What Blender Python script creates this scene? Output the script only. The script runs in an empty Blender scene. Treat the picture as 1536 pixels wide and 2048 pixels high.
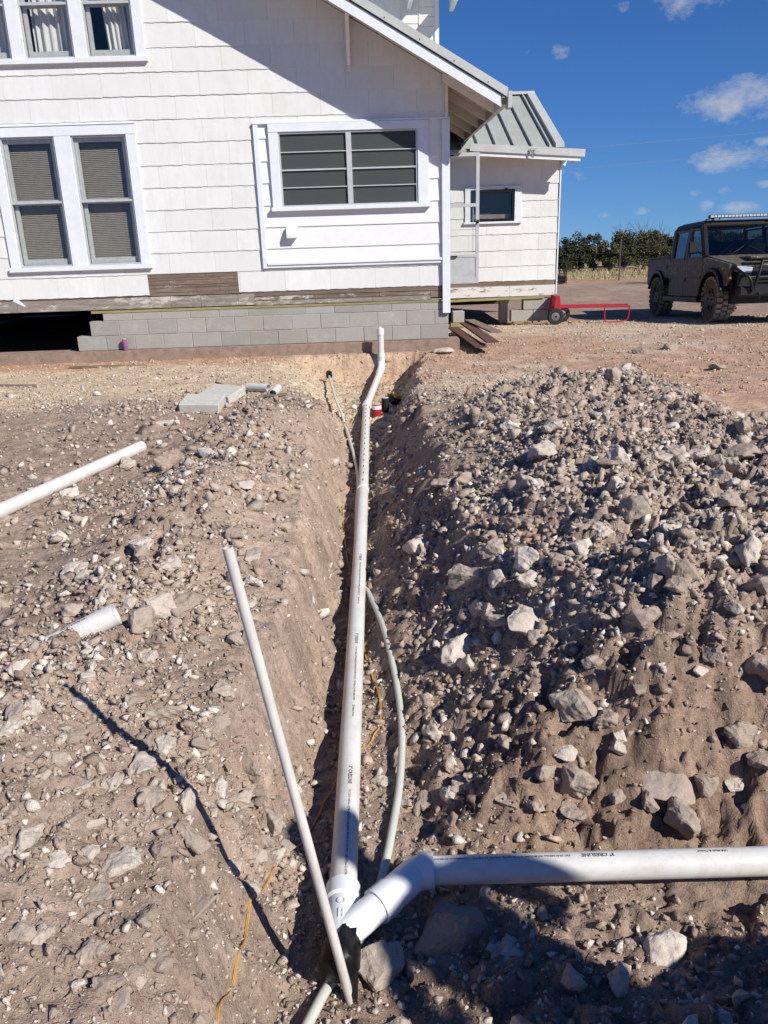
import bpy, bmesh, math, random
import numpy as np
from mathutils import Vector, Matrix
R = math.radians
random.seed(7); rng = np.random.default_rng(7)
scene = bpy.context.scene
col = scene.collection

# ------------------------------------------------------------------ camera
FPX, PITCH, ROLL, YAW, CZ = 1586.0, R(19.16), R(1.86), R(1.31), 1.554
fw = np.array([math.sin(YAW)*math.cos(PITCH), math.cos(YAW)*math.cos(PITCH), -math.sin(PITCH)])
_rt = np.array([math.cos(YAW), -math.sin(YAW), 0.0]); _dn = np.cross(fw, _rt)
RT = math.cos(ROLL)*_rt + math.sin(ROLL)*_dn
DN = -math.sin(ROLL)*_rt + math.cos(ROLL)*_dn
CAM = np.array([0, 0, CZ])
cd = bpy.data.cameras.new('camera'); cam = bpy.data.objects.new('camera', cd); col.objects.link(cam)
cam.matrix_world = Matrix([[RT[0], -DN[0], -fw[0], 0], [RT[1], -DN[1], -fw[1], 0], [RT[2], -DN[2], -fw[2], CZ], [0, 0, 0, 1]])
cd.sensor_fit = 'VERTICAL'; cd.sensor_height = 36.0; cd.lens = 36.0*FPX/2048
cd.clip_start = 0.05; cd.clip_end = 5000
scene.camera = cam
def ray(px, py): return fw+(px-768)/FPX*RT+(py-1024)/FPX*DN      # direction through a point of the photograph
def ony(px, py, y): d = ray(px, py); return CAM+d*(y/d[1])
def onz(px, py, z): d = ray(px, py); return CAM+d*((z-CZ)/d[2])

# ------------------------------------------------------------------ light
SAZ, SEL = R(48), R(37)                                           # the sun: to the right and behind the camera
sun_from = Vector((math.sin(SAZ)*math.cos(SEL), -math.cos(SAZ)*math.cos(SEL), math.sin(SEL)))
sd = bpy.data.lights.new('sun', 'SUN'); so = bpy.data.objects.new('sun', sd); col.objects.link(so)
sd.energy = 4.4; sd.angle = R(0.5); sd.color = (1.0, 0.955, 0.885)
so.rotation_euler = sun_from.to_track_quat('Z', 'Y').to_euler()
so.location = (30, -30, 40)
scene.view_settings.view_transform = 'Standard'; scene.view_settings.look = 'None'
scene.view_settings.exposure = 0.45; scene.view_settings.gamma = 1.0
scene.view_settings.use_curve_mapping = False
scene.cycles.max_bounces = 8; scene.cycles.transparent_max_bounces = 16

W = bpy.data.worlds.new('World'); scene.world = W; W.use_nodes = True
nt = W.node_tree; nt.nodes.clear()
def N(t, **k):
    n = nt.nodes.new(t)
    for a, b in k.items(): setattr(n, a, b)
    return n
sky = N('ShaderNodeTexSky'); sky.sky_type = 'NISHITA'; sky.sun_disc = False
sky.sun_elevation = SEL; sky.sun_rotation = math.atan2(sun_from.x, sun_from.y)
sky.altitude = 0; sky.air_density = 1.0; sky.dust_density = 0.0; sky.ozone_density = 6.0
bg = N('ShaderNodeBackground'); bg.inputs[1].default_value = 0.064
hs = N('ShaderNodeHueSaturation'); hs.inputs['Saturation'].default_value = 1.12
nt.links.new(sky.outputs[0], hs.inputs['Color']); tn = N('ShaderNodeMix', data_type='RGBA', blend_type='MULTIPLY'); tn.inputs[0].default_value = 1.0; tn.inputs[7].default_value = (.63, .83, 1.14, 1)   # deep dry-air blue
nt.links.new(hs.outputs[0], tn.inputs[6]); nt.links.new(tn.outputs[2], bg.inputs[0])
tc = N('ShaderNodeTexCoord'); sv = N('ShaderNodeVectorMath', operation='ADD'); sv.inputs[1].default_value = (0, 0, .075); nv = N('ShaderNodeVectorMath', operation='NORMALIZE')
nt.links.new(tc.outputs['Generated'], sv.inputs[0]); nt.links.new(sv.outputs[0], nv.inputs[0]); nt.links.new(nv.outputs[0], sky.inputs[0])   # little haze at the horizon
sx = N('ShaderNodeSeparateXYZ'); nt.links.new(tc.outputs['Generated'], sx.inputs[0])
def M(op, a, b=None, c=None):
    n = N('ShaderNodeMath', operation=op)
    for i, v in enumerate((a, b, c)):
        if v is None: continue
        if isinstance(v, (int, float)): n.inputs[i].default_value = v
        else: nt.links.new(v, n.inputs[i])
    return n.outputs[0]
azi = M('ARCTAN2', sx.outputs[0], sx.outputs[1]); ele = M('ARCSINE', sx.outputs[2])
cn = N('ShaderNodeTexNoise'); cn.inputs['Scale'].default_value = 30; cn.inputs['Detail'].default_value = 8; cn.inputs['Roughness'].default_value = .68
mp = N('ShaderNodeMapping'); mp.inputs['Scale'].default_value = (1, 1, 1.7)
nt.links.new(tc.outputs['Generated'], mp.inputs[0]); nt.links.new(mp.outputs[0], cn.inputs['Vector'])
nz = M('MULTIPLY', M('SUBTRACT', cn.outputs['Fac'], 0.5), 3.4)
# fair-weather clouds: (azimuth, elevation, half width, half height, density)
clouds = []
for px, py, hw, hh, den in [(1490, 196, 105, 34, .8), (1460, 312, 85, 24, .75), (1126, 104, 26, 22, .3), (1062, 104, 22, 12, .14), (1375, -4, 70, 32, .5),
                            (1240, 14, 24, 16, .13), (1278, 424, 26, 9, .5), (1392, 388, 22, 7, .55), (1448, 381, 20, 9, .6), (1526, 284, 22, 12, .6), (1412, 412, 18, 12, .7),
                            (1480, 417, 60, 12, .5), (1148, 350, 42, 20, .2), (1212, 431, 18, 8, .22), (1530, 366, 20, 9, .6)]:
    d = ray(px, py); d = d/np.linalg.norm(d)
    clouds.append((math.atan2(d[0], d[1]), math.asin(d[2]), hw/FPX, hh/FPX, den))
rc = random.Random(3)
for k in range(9):
    a = rc.uniform(.62, 5.6); e = rc.uniform(.04, .45); s = .02+.09*e*rc.uniform(.6, 1.4)*2
    clouds.append((a if a < math.pi else a-2*math.pi, e, s, s*.36, rc.uniform(.3, .8)))
cv = N('ShaderNodeCombineXYZ'); nt.links.new(azi, cv.inputs[0]); nt.links.new(ele, cv.inputs[1])
mask = None
for a, e, w, h, den in clouds:
    v = N('ShaderNodeVectorMath', operation='MULTIPLY_ADD'); nt.links.new(cv.outputs[0], v.inputs[0]); v.inputs[1].default_value = (1/w, 1/h, 0); v.inputs[2].default_value = (-a/w, -e/h, 0)
    d = N('ShaderNodeVectorMath', operation='DOT_PRODUCT'); nt.links.new(v.outputs[0], d.inputs[0]); nt.links.new(v.outputs[0], d.inputs[1])
    q = M('MULTIPLY_ADD', d.outputs['Value'], -.8, den)
    mask = q if mask is None else M('MAXIMUM', mask, q)
mask = M('MINIMUM', M('MULTIPLY', M('MAXIMUM', M('ADD', mask, nz), 0.0), .62), .85)
cb = N('ShaderNodeBackground'); cb.inputs[0].default_value = (.86, .88, .93, 1); cb.inputs[1].default_value = .48
mx = N('ShaderNodeMixShader'); nt.links.new(mask, mx.inputs[0]); nt.links.new(bg.outputs[0], mx.inputs[1]); nt.links.new(cb.outputs[0], mx.inputs[2])
wo = N('ShaderNodeOutputWorld'); nt.links.new(mx.outputs[0], wo.inputs[0])

# ------------------------------------------------------------------ object helpers
def link(o, parent=None):
    col.objects.link(o)
    if parent is not None: o.parent = parent
    return o
def tag(o, label=None, cat=None, group=None, kind=None):
    if label: o['label'] = label
    if cat: o['category'] = cat
    if group: o['group'] = group
    if kind: o['kind'] = kind
    return o
def thing(name, label, cat, loc=(0, 0, 0), rot=(0, 0, 0), group=None):
    o = bpy.data.objects.new(name, None); o.empty_display_size = .1; link(o)
    o.location = loc; o.rotation_euler = rot
    return tag(o, label, cat, group)
class MB:
    def __init__(s): s.v = []; s.f = []; s.mi = []
    def add(s, vs, fs, mi=0):
        b = len(s.v); s.v += [tuple(map(float, v)) for v in vs]; s.f += [tuple(b+i for i in f) for f in fs]; s.mi += [mi]*len(fs); return s
    def box(s, x0, x1, y0, y1, z0, z1, mi=0):
        return s.add([(x0, y0, z0), (x1, y0, z0), (x1, y1, z0), (x0, y1, z0), (x0, y0, z1), (x1, y0, z1), (x1, y1, z1), (x0, y1, z1)],
                     [(3, 2, 1, 0), (4, 5, 6, 7), (0, 1, 5, 4), (1, 2, 6, 5), (2, 3, 7, 6), (3, 0, 4, 7)], mi)
    def bar(s, p, q, w, h, up=(0, 0, 1), mi=0):
        p, q = Vector(p), Vector(q); d = (q-p).normalized(); up = Vector(up); sd = d.cross(up).normalized(); u = sd.cross(d)
        vs = [b+sd*i*w/2+u*j*h/2 for b in (p, q) for i, j in ((-1, -1), (1, -1), (1, 1), (-1, 1))]
        return s.add(vs, [(0, 1, 2, 3), (7, 6, 5, 4), (0, 4, 5, 1), (1, 5, 6, 2), (2, 6, 7, 3), (3, 7, 4, 0)], mi)
    def tube(s, pts, r, n=12, caps=True, mi=0):
        pts = [Vector(p) for p in pts]; rs = r if isinstance(r, (list, tuple)) else [r]*len(pts)
        prev = None; base = len(s.v); m = len(pts)
        for i, p in enumerate(pts):
            t = (pts[min(i+1, m-1)]-pts[max(i-1, 0)]).normalized()
            if prev is None:
                a = Vector((0, 0, 1)) if abs(t.z) < .9 else Vector((1, 0, 0)); nrm = (a-t*a.dot(t)).normalized()
            else: nrm = (prev-t*prev.dot(t)).normalized()
            prev = nrm; b = t.cross(nrm)
            for k in range(n):
                an = 2*math.pi*k/n; s.v.append(tuple(p+(nrm*math.cos(an)+b*math.sin(an))*rs[i]))
        for i in range(m-1):
            for k in range(n):
                a, c = base+i*n+k, base+i*n+(k+1) % n; s.f.append((a, c, c+n, a+n)); s.mi.append(mi)
        if caps:
            s.f.append(tuple(base+k for k in range(n))[::-1]); s.mi.append(mi)
            s.f.append(tuple(base+(m-1)*n+k for k in range(n))); s.mi.append(mi)
        return s
    def pipe(s, p, q, r, ri, n=32):                                   # open-ended pipe with a wall
        p, q = Vector(p), Vector(q); t = (q-p).normalized(); a = Vector((0, 0, 1)) if abs(t.z) < .9 else Vector((1, 0, 0))
        u = (a-t*a.dot(t)).normalized(); w = t.cross(u); b = len(s.v)
        for c, rr in ((p, r), (q, r), (q, ri), (p, ri)):
            for k in range(n):
                an = 2*math.pi*k/n; s.v.append(tuple(c+(u*math.cos(an)+w*math.sin(an))*rr))
        for i in range(4):
            for k in range(n):
                k2 = (k+1) % n; j = (i+1) % 4; s.f.append((b+i*n+k, b+i*n+k2, b+j*n+k2, b+j*n+k)); s.mi.append(0)
        return s
    def lathe(s, prof, n=24, axis='z', c=(0, 0, 0), mi=0, caps=True):              # prof: (radius, height)
        b = len(s.v)
        for r, h in prof:
            for k in range(n):
                an = 2*math.pi*k/n; x, y = r*math.cos(an), r*math.sin(an)
                v = (x, y, h) if axis == 'z' else ((h, x, y) if axis == 'x' else (y, h, x)); s.v.append((v[0]+c[0], v[1]+c[1], v[2]+c[2]))
        for i in range(len(prof)-1):
            for k in range(n):
                a, d = b+i*n+k, b+i*n+(k+1) % n; s.f.append((a, d, d+n, a+n)); s.mi.append(mi)
        if caps and prof[0][0] > 1e-4: s.f.append(tuple(b+k for k in range(n))[::-1]); s.mi.append(mi)
        if caps and prof[-1][0] > 1e-4: s.f.append(tuple(b+(len(prof)-1)*n+k for k in range(n))); s.mi.append(mi)
        return s
    def prism(s, poly, a, b, plane='xz', mi=0):                       # polygon extruded along the remaining axis from a to b
        def P(u, v, w): return {'xz': (u, w, v), 'yz': (w, u, v), 'xy': (u, v, w)}[plane]
        n = len(poly); vs = [P(u, v, a) for u, v in poly]+[P(u, v, b) for u, v in poly]
        return s.add(vs, [tuple(range(n)), tuple(range(2*n-1, n-1, -1))]+[(i, i+n, (i+1) % n+n, (i+1) % n) for i in range(n)], mi)
    def build(s, name, mats, parent=None, smooth=False, bevel=0, fix=True):
        me = bpy.data.meshes.new(name); me.from_pydata(s.v, [], s.f)
        mats = mats if isinstance(mats, (list, tuple)) else [mats]
        for m in mats: me.materials.append(m)
        if len(mats) > 1: me.polygons.foreach_set('material_index', s.mi)
        if fix or bevel:
            bm = bmesh.new(); bm.from_mesh(me)
            if fix: bmesh.ops.recalc_face_normals(bm, faces=bm.faces)
            if bevel: bmesh.ops.bevel(bm, geom=list(bm.edges), offset=bevel, segments=1, affect='EDGES', clamp_overlap=True)
            bm.to_mesh(me); bm.free()
        if smooth:
            me.polygons.foreach_set('use_smooth', [True]*len(me.polygons))
            try: me.set_sharp_from_angle(angle=R(40))
            except Exception: pass
        me.update()
        return link(bpy.data.objects.new(name, me), parent)
def place(o, parent):                                             # a part modelled in world coordinates under a moved root
    o.parent = parent; o.matrix_parent_inverse = parent.matrix_world.inverted(); return o
def smooth_curve(pts, n=8):
    P = [np.array(p, float) for p in pts]; P = [2*P[0]-P[1]]+P+[2*P[-1]-P[-2]]; out = []
    for i in range(1, len(P)-2):
        for k in range(n):
            t = k/n; a, b, c, d = P[i-1:i+3]
            out.append(.5*((2*b)+(-a+c)*t+(2*a-5*b+4*c-d)*t*t+(-a+3*b-3*c+d)*t**3))
    out.append(P[-2]); return out

# ------------------------------------------------------------------ materials
class Mat:
    def __init__(s, name, rough=.7, spec=.3, metal=0.0):
        s.m = bpy.data.materials.new(name); s.m.use_nodes = True; s.t = s.m.node_tree; s.p = s.t.nodes['Principled BSDF']
        s.p.inputs['Roughness'].default_value = rough; s.p.inputs['Metallic'].default_value = metal
        s.p.inputs['Specular IOR Level'].default_value = spec; s.h = None
        s.tc = s.t.nodes.new('ShaderNodeTexCoord')
    def n(s, t, **k):
        x = s.t.nodes.new(t)
        for a, b in k.items(): setattr(x, a, b)
        return x
    def l(s, a, b): s.t.links.new(a, b)
    def noise(s, scale=5, detail=6, rough=.6, stretch=(1, 1, 1), coord='Object', dist=0):
        x = s.n('ShaderNodeTexNoise'); x.inputs['Scale'].default_value = scale; x.inputs['Detail'].default_value = detail; x.inputs['Roughness'].default_value = rough
        x.inputs['Distortion'].default_value = dist
        mp = s.n('ShaderNodeMapping'); mp.inputs['Scale'].default_value = stretch
        s.l(s.tc.outputs[coord], mp.inputs[0]); s.l(mp.outputs[0], x.inputs['Vector']); return x.outputs['Fac']
    def voro(s, scale=5, feature='F1', coord='Object'):
        x = s.n('ShaderNodeTexVoronoi'); x.feature = feature; x.inputs['Scale'].default_value = scale; s.l(s.tc.outputs[coord], x.inputs['Vector']); return x.outputs[0]
    def ramp(s, fac, stops):
        r = s.n('ShaderNodeValToRGB'); e = r.color_ramp.elements
        while len(e) < len(stops): e.new(.5)
        for i, (p, c) in enumerate(stops): e[i].position = p; e[i].color = (*c, 1) if len(c) == 3 else c
        s.l(fac, r.inputs[0]); return r.outputs[0]
    def mix(s, fac, a, b, mode='MIX'):
        x = s.n('ShaderNodeMix', data_type='RGBA', blend_type=mode)
        for sock, v in ((x.inputs[0], fac), (x.inputs[6], a), (x.inputs[7], b)):
            if isinstance(v, (int, float)): sock.default_value = v
            elif isinstance(v, tuple): sock.default_value = (*v, 1) if len(v) == 3 else v
            else: s.l(v, sock)
        return x.outputs[2]
    def math(s, op, a, b=0.0):
        x = s.n('ShaderNodeMath', operation=op)
        for i, v in enumerate((a, b)):
            if isinstance(v, (int, float)): x.inputs[i].default_value = v
            else: s.l(v, x.inputs[i])
        return x.outputs[0]
    def color(s, c):
        if isinstance(c, tuple): s.p.inputs['Base Color'].default_value = (*c, 1)
        else: s.l(c, s.p.inputs['Base Color'])
        return s
    def bump(s, h, strength=.3, dist=.01):
        b = s.n('ShaderNodeBump'); b.inputs['Strength'].default_value = strength; b.inputs['Distance'].default_value = dist
        s.l(h, b.inputs['Height'])
        if s.h is not None: s.l(s.h, b.inputs['Normal'])
        s.h = b.outputs[0]; s.l(s.h, s.p.inputs['Normal']); return s
    def rnd(s): return s.n('ShaderNodeObjectInfo').outputs['Random']
def simple(name, c, rough=.6, var=.12, scale=8, bump=.15, metal=0, spec=.3, stretch=(1, 1, 1), bd=.004):
    m = Mat(name, rough, spec, metal); f = m.noise(scale, 6, .65, stretch)
    lo = tuple(max(0, x*(1-var)) for x in c); hi = tuple(min(1, x*(1+var)) for x in c)
    m.color(m.ramp(f, [(.3, lo), (.7, hi)]))
    if bump: m.bump(m.noise(scale*6, 4, .6, stretch), bump, bd)
    return m.m

def mk_shingle():
    m = Mat('painted_shingle', .62, .25); r = m.rnd()
    base = m.mix(r, (.68, .685, .655), (.75, .755, .725))
    st = m.noise(9, 5, .7, (1.0, 1, .25)); base = m.mix(m.ramp(st, [(.42, (0, 0, 0)), (.8, (1, 1, 1))]), base, (.64, .635, .60))
    dirt = m.noise(2.2, 8, .78); base = m.mix(m.ramp(dirt, [(.52, (0, 0, 0)), (.80, (.6, .6, .6))]), base, (.60, .57, .52))
    m.color(base); m.bump(m.noise(70, 3, .6, (1, 1, .06), dist=.4), .35, .004); m.bump(m.noise(14, 4, .6, (1, 1, .3), dist=1.5), .25, .006); return m.m
def mk_trim(name='white_trim_paint', a=(.665, .695, .715), b=(.74, .765, .785)):
    m = Mat(name, .55, .3); f = m.noise(6, 7, .7, (1, 1, 1)); c = m.ramp(f, [(.35, a), (.65, b)])
    ch = m.noise(22, 8, .8); c = m.mix(m.ramp(ch, [(.70, (0, 0, 0)), (.76, (1, 1, 1))]), c, (.52, .52, .52))
    m.color(c); m.bump(m.noise(60, 5, .7, (1, 1, .5)), .3, .003); return m.m
def mk_wood(name, a, b, paint=None, amt=.5, horiz=True):
    m = Mat(name, .85, .15); st = (.12, 1, 1) if horiz else (1, 1, .12)
    g = m.noise(28, 8, .75, st, dist=.5); r = m.rnd()
    c = m.ramp(g, [(.28, tuple(x*.55 for x in a)), (.5, a), (.75, b)])
    c = m.mix(m.math('MULTIPLY', r, .5), c, tuple(x*.6 for x in a))
    if paint:
        pn = m.noise(5, 9, .78, (.5, 1, 1.3)); c = m.mix(m.ramp(pn, [(.62-amt*.3, (0, 0, 0)), (.70-amt*.3, (1, 1, 1))]), c, paint)
    m.color(c); m.bump(g, .6, .006); return m.m
def mk_block():
    m = Mat('concrete_block', .92, .1); r = m.rnd(); c = m.mix(r, (.345, .335, .295), (.45, .435, .39))
    f = m.noise(60, 5, .8); c = m.mix(m.ramp(f, [(.35, (0, 0, 0)), (.75, (1, 1, 1))]), m.mix(.4, c, (.16, .155, .145)), c)
    ef = m.noise(5, 9, .75); c = m.mix(m.ramp(ef, [(.54, (0, 0, 0)), (.80, (.6, .6, .6))]), c, (.54, .52, .475)); st = m.noise(1.6, 7, .75); c = m.mix(m.ramp(st, [(.48, (0, 0, 0)), (.75, (.55, .55, .55))]), c, (.33, .265, .205))
    m.color(c); m.bump(m.noise(130, 4, .8), .55, .004); return m.m
def mk_rock(attr):
    m = Mat('limestone_'+('rubble' if attr else 'rock'), .93, .12)
    if attr:
        a = m.n('ShaderNodeVertexColor'); a.layer_name = 'col'; base = a.outputs[0]
        f = m.noise(45, 5, .75); c = m.mix(m.ramp(f, [(.3, (0, 0, 0)), (.7, (1, 1, 1))]), m.mix(.4, base, (.20, .155, .125)), base)
    else:
        base = m.n('ShaderNodeObjectInfo').outputs['Color']
        f = m.noise(2.2, 6, .75); c = m.mix(m.ramp(f, [(.40, (0, 0, 0)), (.60, (1, 1, 1))]), m.mix(.35, base, (.29, .225, .175)), base)
        g = m.noise(14, 6, .8); c = m.mix(m.ramp(g, [(.55, (0, 0, 0)), (.70, (.7, .7, .7))]), c, (.60, .535, .46))
        d = m.noise(18, 4, .7); c = m.mix(m.ramp(d, [(.30, (.5, .5, .5)), (.42, (0, 0, 0))]), c, (.19, .145, .11))
    m.color(c)
    m.bump(m.noise(24, 4, .75), .8, .02) if attr else m.bump(m.noise(7, 7, .78), .7, .006)
    return m.m
def mk_soil():
    m = Mat('bare_soil', .97, .08); a = m.n('ShaderNodeVertexColor'); a.layer_name = 'soil'; base = a.outputs[0]
    f = m.noise(3.2, 6, .72); c = m.mix(1.0, base, m.ramp(f, [(.3, (.74, .72, .70)), (.7, (1.22, 1.22, 1.22))]), 'MULTIPLY')
    g = m.noise(34, 5, .78); c = m.mix(1.0, c, m.ramp(g, [(.32, (.62, .60, .58)), (.5, (1, 1, 1)), (.72, (1.25, 1.25, 1.25))]), 'MULTIPLY')
    v = m.voro(75); r = m.ramp(v, [(.16, (1, 1, 1)), (.30, (0, 0, 0))]); sel = m.ramp(m.noise(11, 3, .6), [(.46, (0, 0, 0)), (.58, (1, 1, 1))])
    peb = m.mix(1.0, r, sel, 'MULTIPLY'); c = m.mix(m.mix(1.0, peb, (.7, .7, .7), 'MULTIPLY'), c, m.mix(.5, base, (.58, .51, .43)))
    v2 = m.voro(160); r2 = m.ramp(v2, [(.14, (1, 1, 1)), (.26, (0, 0, 0))]); sel2 = m.ramp(m.noise(40, 2, .6), [(.5, (0, 0, 0)), (.56, (1, 1, 1))])
    peb2 = m.mix(1.0, r2, sel2, 'MULTIPLY'); c = m.mix(m.mix(1.0, peb2, (.6, .6, .6), 'MULTIPLY'), c, m.mix(.45, base, (.62, .55, .47)))
    m.color(c)
    m.bump(m.noise(16, 6, .78), .8, .03); m.bump(m.mix(.5, m.mix(.6, g, peb), peb2), .8, .010); return m.m
def mk_glass(name='window_glass', tint=(.96, .965, .955), mixv=.0):
    m = Mat(name); t = m.n('ShaderNodeBsdfTransparent'); t.inputs[0].default_value = (*tint, 1); g = m.n('ShaderNodeBsdfGlossy'); g.inputs['Roughness'].default_value = .03
    fr = m.n('ShaderNodeLayerWeight'); ad = m.math('ADD', m.math('MULTIPLY', m.math('POWER', fr.outputs['Facing'], 4.0), .8), .035+mixv); x = m.n('ShaderNodeMixShader')
    m.l(ad, x.inputs[0]); m.l(t.outputs[0], x.inputs[1]); m.l(g.outputs[0], x.inputs[2]); m.l(x.outputs[0], m.t.nodes['Material Output'].inputs[0]); return m.m
def mk_screen():
    m = Mat('insect_screen', .8); t = m.n('ShaderNodeBsdfTransparent'); x = m.n('ShaderNodeMixShader'); x.inputs[0].default_value = .62
    m.color((.085, .095, .095)); m.l(t.outputs[0], x.inputs[1]); m.l(m.p.outputs[0], x.inputs[2]); m.l(x.outputs[0], m.t.nodes['Material Output'].inputs[0]); return m.m
def mk_camo():
    m = Mat('camouflage_paint', .5, .3); a = m.noise(5, 5, .7, (1, 1.6, .8), dist=4); b = m.noise(9, 4, .7, (1, 1.5, .5), dist=4)
    c = m.ramp(a, [(.40, (.06, .05, .04)), (.47, (.13, .105, .08)), (.53, (.045, .038, .03)), (.60, (.32, .27, .21))]); c = m.mix(m.ramp(b, [(.55, (0, 0, 0)), (.60, (1, 1, 1))]), c, (.045, .038, .03)); m.color(c); return m.m

MT = dict(
    shingle=mk_shingle(), trim=mk_trim(), lap=mk_trim('cream_lap_paint', (.73, .725, .71), (.79, .785, .765)), soffit=mk_trim('cream_soffit_paint', (.70, .67, .62), (.76, .73, .68)),
    wood_dark=mk_wood('weathered_board', (.21, .155, .12), (.36, .29, .235)), wood_chip=mk_wood('chipped_paint_board', (.20, .15, .115), (.34, .28, .22), (.52, .49, .43), .28),
    wood_grey=mk_wood('grey_board', (.28, .245, .205), (.46, .41, .35), (.56, .52, .46), .25), wood_white=mk_wood('flaking_white_board', (.22, .15, .11), (.34, .26, .2), (.66, .64, .60), .75),
    treated=mk_wood('treated_lumber', (.33, .29, .13), (.46, .41, .2)), lumber=mk_wood('pine_offcut', (.40, .26, .13), (.55, .39, .22)), redboard=mk_wood('old_red_board', (.13, .07, .055), (.22, .13, .1)),
    block=mk_block(), mortar=simple('mortar', (.33, .32, .30), .95, .2, 40, .4), footing=simple('stained_footing', (.285, .205, .155), .95, .3, 9, .6, bd=.01),
    soil=mk_soil(), rock=mk_rock(False), rubble=mk_rock(True),
    pvc=simple('white_pvc', (.64, .635, .60), .32, .05, 7, .03, spec=.5), pvc_dirty=simple('dusty_pvc', (.56, .535, .49), .5, .2, 16, .12, stretch=(1, 1, .3)), pvc_fit=simple('pvc_fitting', (.70, .71, .73), .28, .04, 9, .02, spec=.5), pvc_cut=simple('cut_pvc', (.56, .56, .54), .5, .1, 9, .05),
    pex=simple('milky_tubing', (.52, .53, .47), .3, .06, 10, .03, spec=.5), ink=simple('black_ink', (.03, .03, .035), .6, .1, 30, 0), black=simple('black_plastic', (.006, .006, .006), .45, .3, 20, .25, spec=.3),
    metal=simple('galvanised_metal', (.50, .51, .48), .5, .12, 5, .08, metal=.15, spec=.4), roof=simple('grey_metal_roof', (.33, .35, .325), .55, .08, 3, .04), alu=simple('aluminium', (.52, .53, .53), .45, .1, 10, .05, metal=.2), sash=simple('grey_sash', (.50, .51, .50), .55, .15, 20, .15), shade_strip=simple('flashing_shade', (.12, .13, .13), .5, .1, 5, 0),
    glass=mk_glass(), screen=mk_screen(), interior=simple('shade_backing', (.06, .055, .05), .9, .2, 3, 0), blind=simple('blind_slat', (.27, .235, .19), .6, .12, 12, 0), curtain=simple('white_curtain', (.62, .62, .6), .85, .15, 6, .2, stretch=(4, 1, .4)),
    orange=simple('orange_cord', (.50, .27, .055), .5, .12, 20, .05), red=simple('red_paint', (.40, .015, .025), .4, .15, 20, .06, spec=.5), lug=simple('dusty_lug', (.25, .225, .19), .9, .4, 14, .3), rubber=simple('tyre_rubber', (.025, .024, .023), .8, .35, 30, .3), rim=simple('wheel_rim', (.22, .21, .2), .45, .2, 12, .1, metal=.5), dustrubber=simple('dusty_tyre', (.12, .092, .068), .88, .4, 18, .35),
    camo=mk_camo(), olive=simple('brown_body_panel', (.115, .097, .078), .5, .2, 5, .06), carblack=simple('vehicle_black', (.011, .011, .011), .45, .35, 9, .05, spec=.4), carglass=mk_glass('vehicle_glass', (.34, .38, .37), .03), lamp=simple('headlamp_lens', (.5, .52, .52), .15, .1, 20, 0, spec=.8),
    purple=simple('purple_can', (.34, .12, .27), .3, .25, 30, .05, metal=.3), white=simple('white_label', (.75, .73, .7), .5, .08, 20, 0), yellow=simple('yellow_case', (.50, .34, .04), .5, .2, 10, .1), blackrub=simple('flat_black', (.015, .015, .015), .7, .3, 10, 0),
    bark=simple('tree_bark', (.10, .08, .065), .95, .4, 20, .6), drygrass=simple('dry_grass', (.40, .33, .19), .9, .3, 3, 0), steel=simple('rusty_post', (.08, .06, .05), .8, .3, 9, .1), wire=simple('bright_wire', (.22, .25, .30), .4, .1, 9, 0),
    skin=simple('skin', (.42, .26, .19), .5, .1, 9, .05), denim=simple('blue_denim', (.05, .07, .13), .9, .25, 30, .3), shirt=simple('grey_shirt', (.16, .17, .18), .9, .15, 20, .2), hair=simple('brown_hair', (.05, .035, .025), .7, .3, 30, .3))
def mk_pvc():
    m = Mat('white_pvc_dusty', .38, .4); c = m.ramp(m.noise(7, 5, .6), [(.3, (.60, .595, .565)), (.7, (.67, .665, .635))])
    d = m.noise(5.5, 9, .82, dist=.6); c = m.mix(m.ramp(d, [(.47, (0, 0, 0)), (.75, (.75, .75, .75))]), c, (.47, .405, .335)); e = m.noise(30, 6, .8); c = m.mix(m.ramp(e, [(.60, (0, 0, 0)), (.70, (.6, .6, .6))]), c, (.40, .33, .27)); m.color(c); m.bump(e, .08, .002); return m.m
MT['pvc'] = mk_pvc()
MT['paleblock'] = simple('pale_block', (.47, .455, .41), .95, .15, 30, .4)
def leafmat(name, c):
    m = Mat(name, .75, .2); r = m.noise(1.3, 4, .7); q = m.noise(9, 2, .5)
    k = m.mix(r, tuple(x*.55 for x in c), tuple(x*1.35 for x in c)); m.color(m.mix(m.ramp(q, [(.55, (0, 0, 0)), (.7, (.7, .7, .7))]), k, (c[0]*2.2, c[1]*1.7, c[2]*1.6))); return m.m
MT['leaf'] = leafmat('olive_leaves', (.068, .08, .033)); MT['leaf2'] = leafmat('dark_leaves', (.042, .053, .024)); MT['leaf3'] = leafmat('pale_leaves', (.098, .102, .046))
# ------------------------------------------------------------------ terrain
def vnoise(x, y, seed=0):
    ix = np.floor(x).astype(np.int64); iy = np.floor(y).astype(np.int64); fx = x-ix; fy = y-iy
    def h(a, b):
        n = (a*374761393+b*668265263+seed*974634777) & 0x7fffffff; n = ((n ^ (n >> 13))*1274126177) & 0x7fffffff; n = (n ^ (n >> 16)) & 0xffff
        return n/32767.5-1.0
    u = fx*fx*fx*(fx*(fx*6-15)+10); v = fy*fy*fy*(fy*(fy*6-15)+10)
    return (h(ix, iy)*(1-u)+h(ix+1, iy)*u)*(1-v)+(h(ix, iy+1)*(1-u)+h(ix+1, iy+1)*u)*v
def fbm(x, y, s, o=4, seed=0, g=.5):
    t = 0; a = 1; n = 0; f = 1/s
    for k in range(o): t = t+a*vnoise(x*f+k*17.3, y*f-k*9.1, seed+k); n += a; a *= g; f *= 2.03
    return t/n
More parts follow.
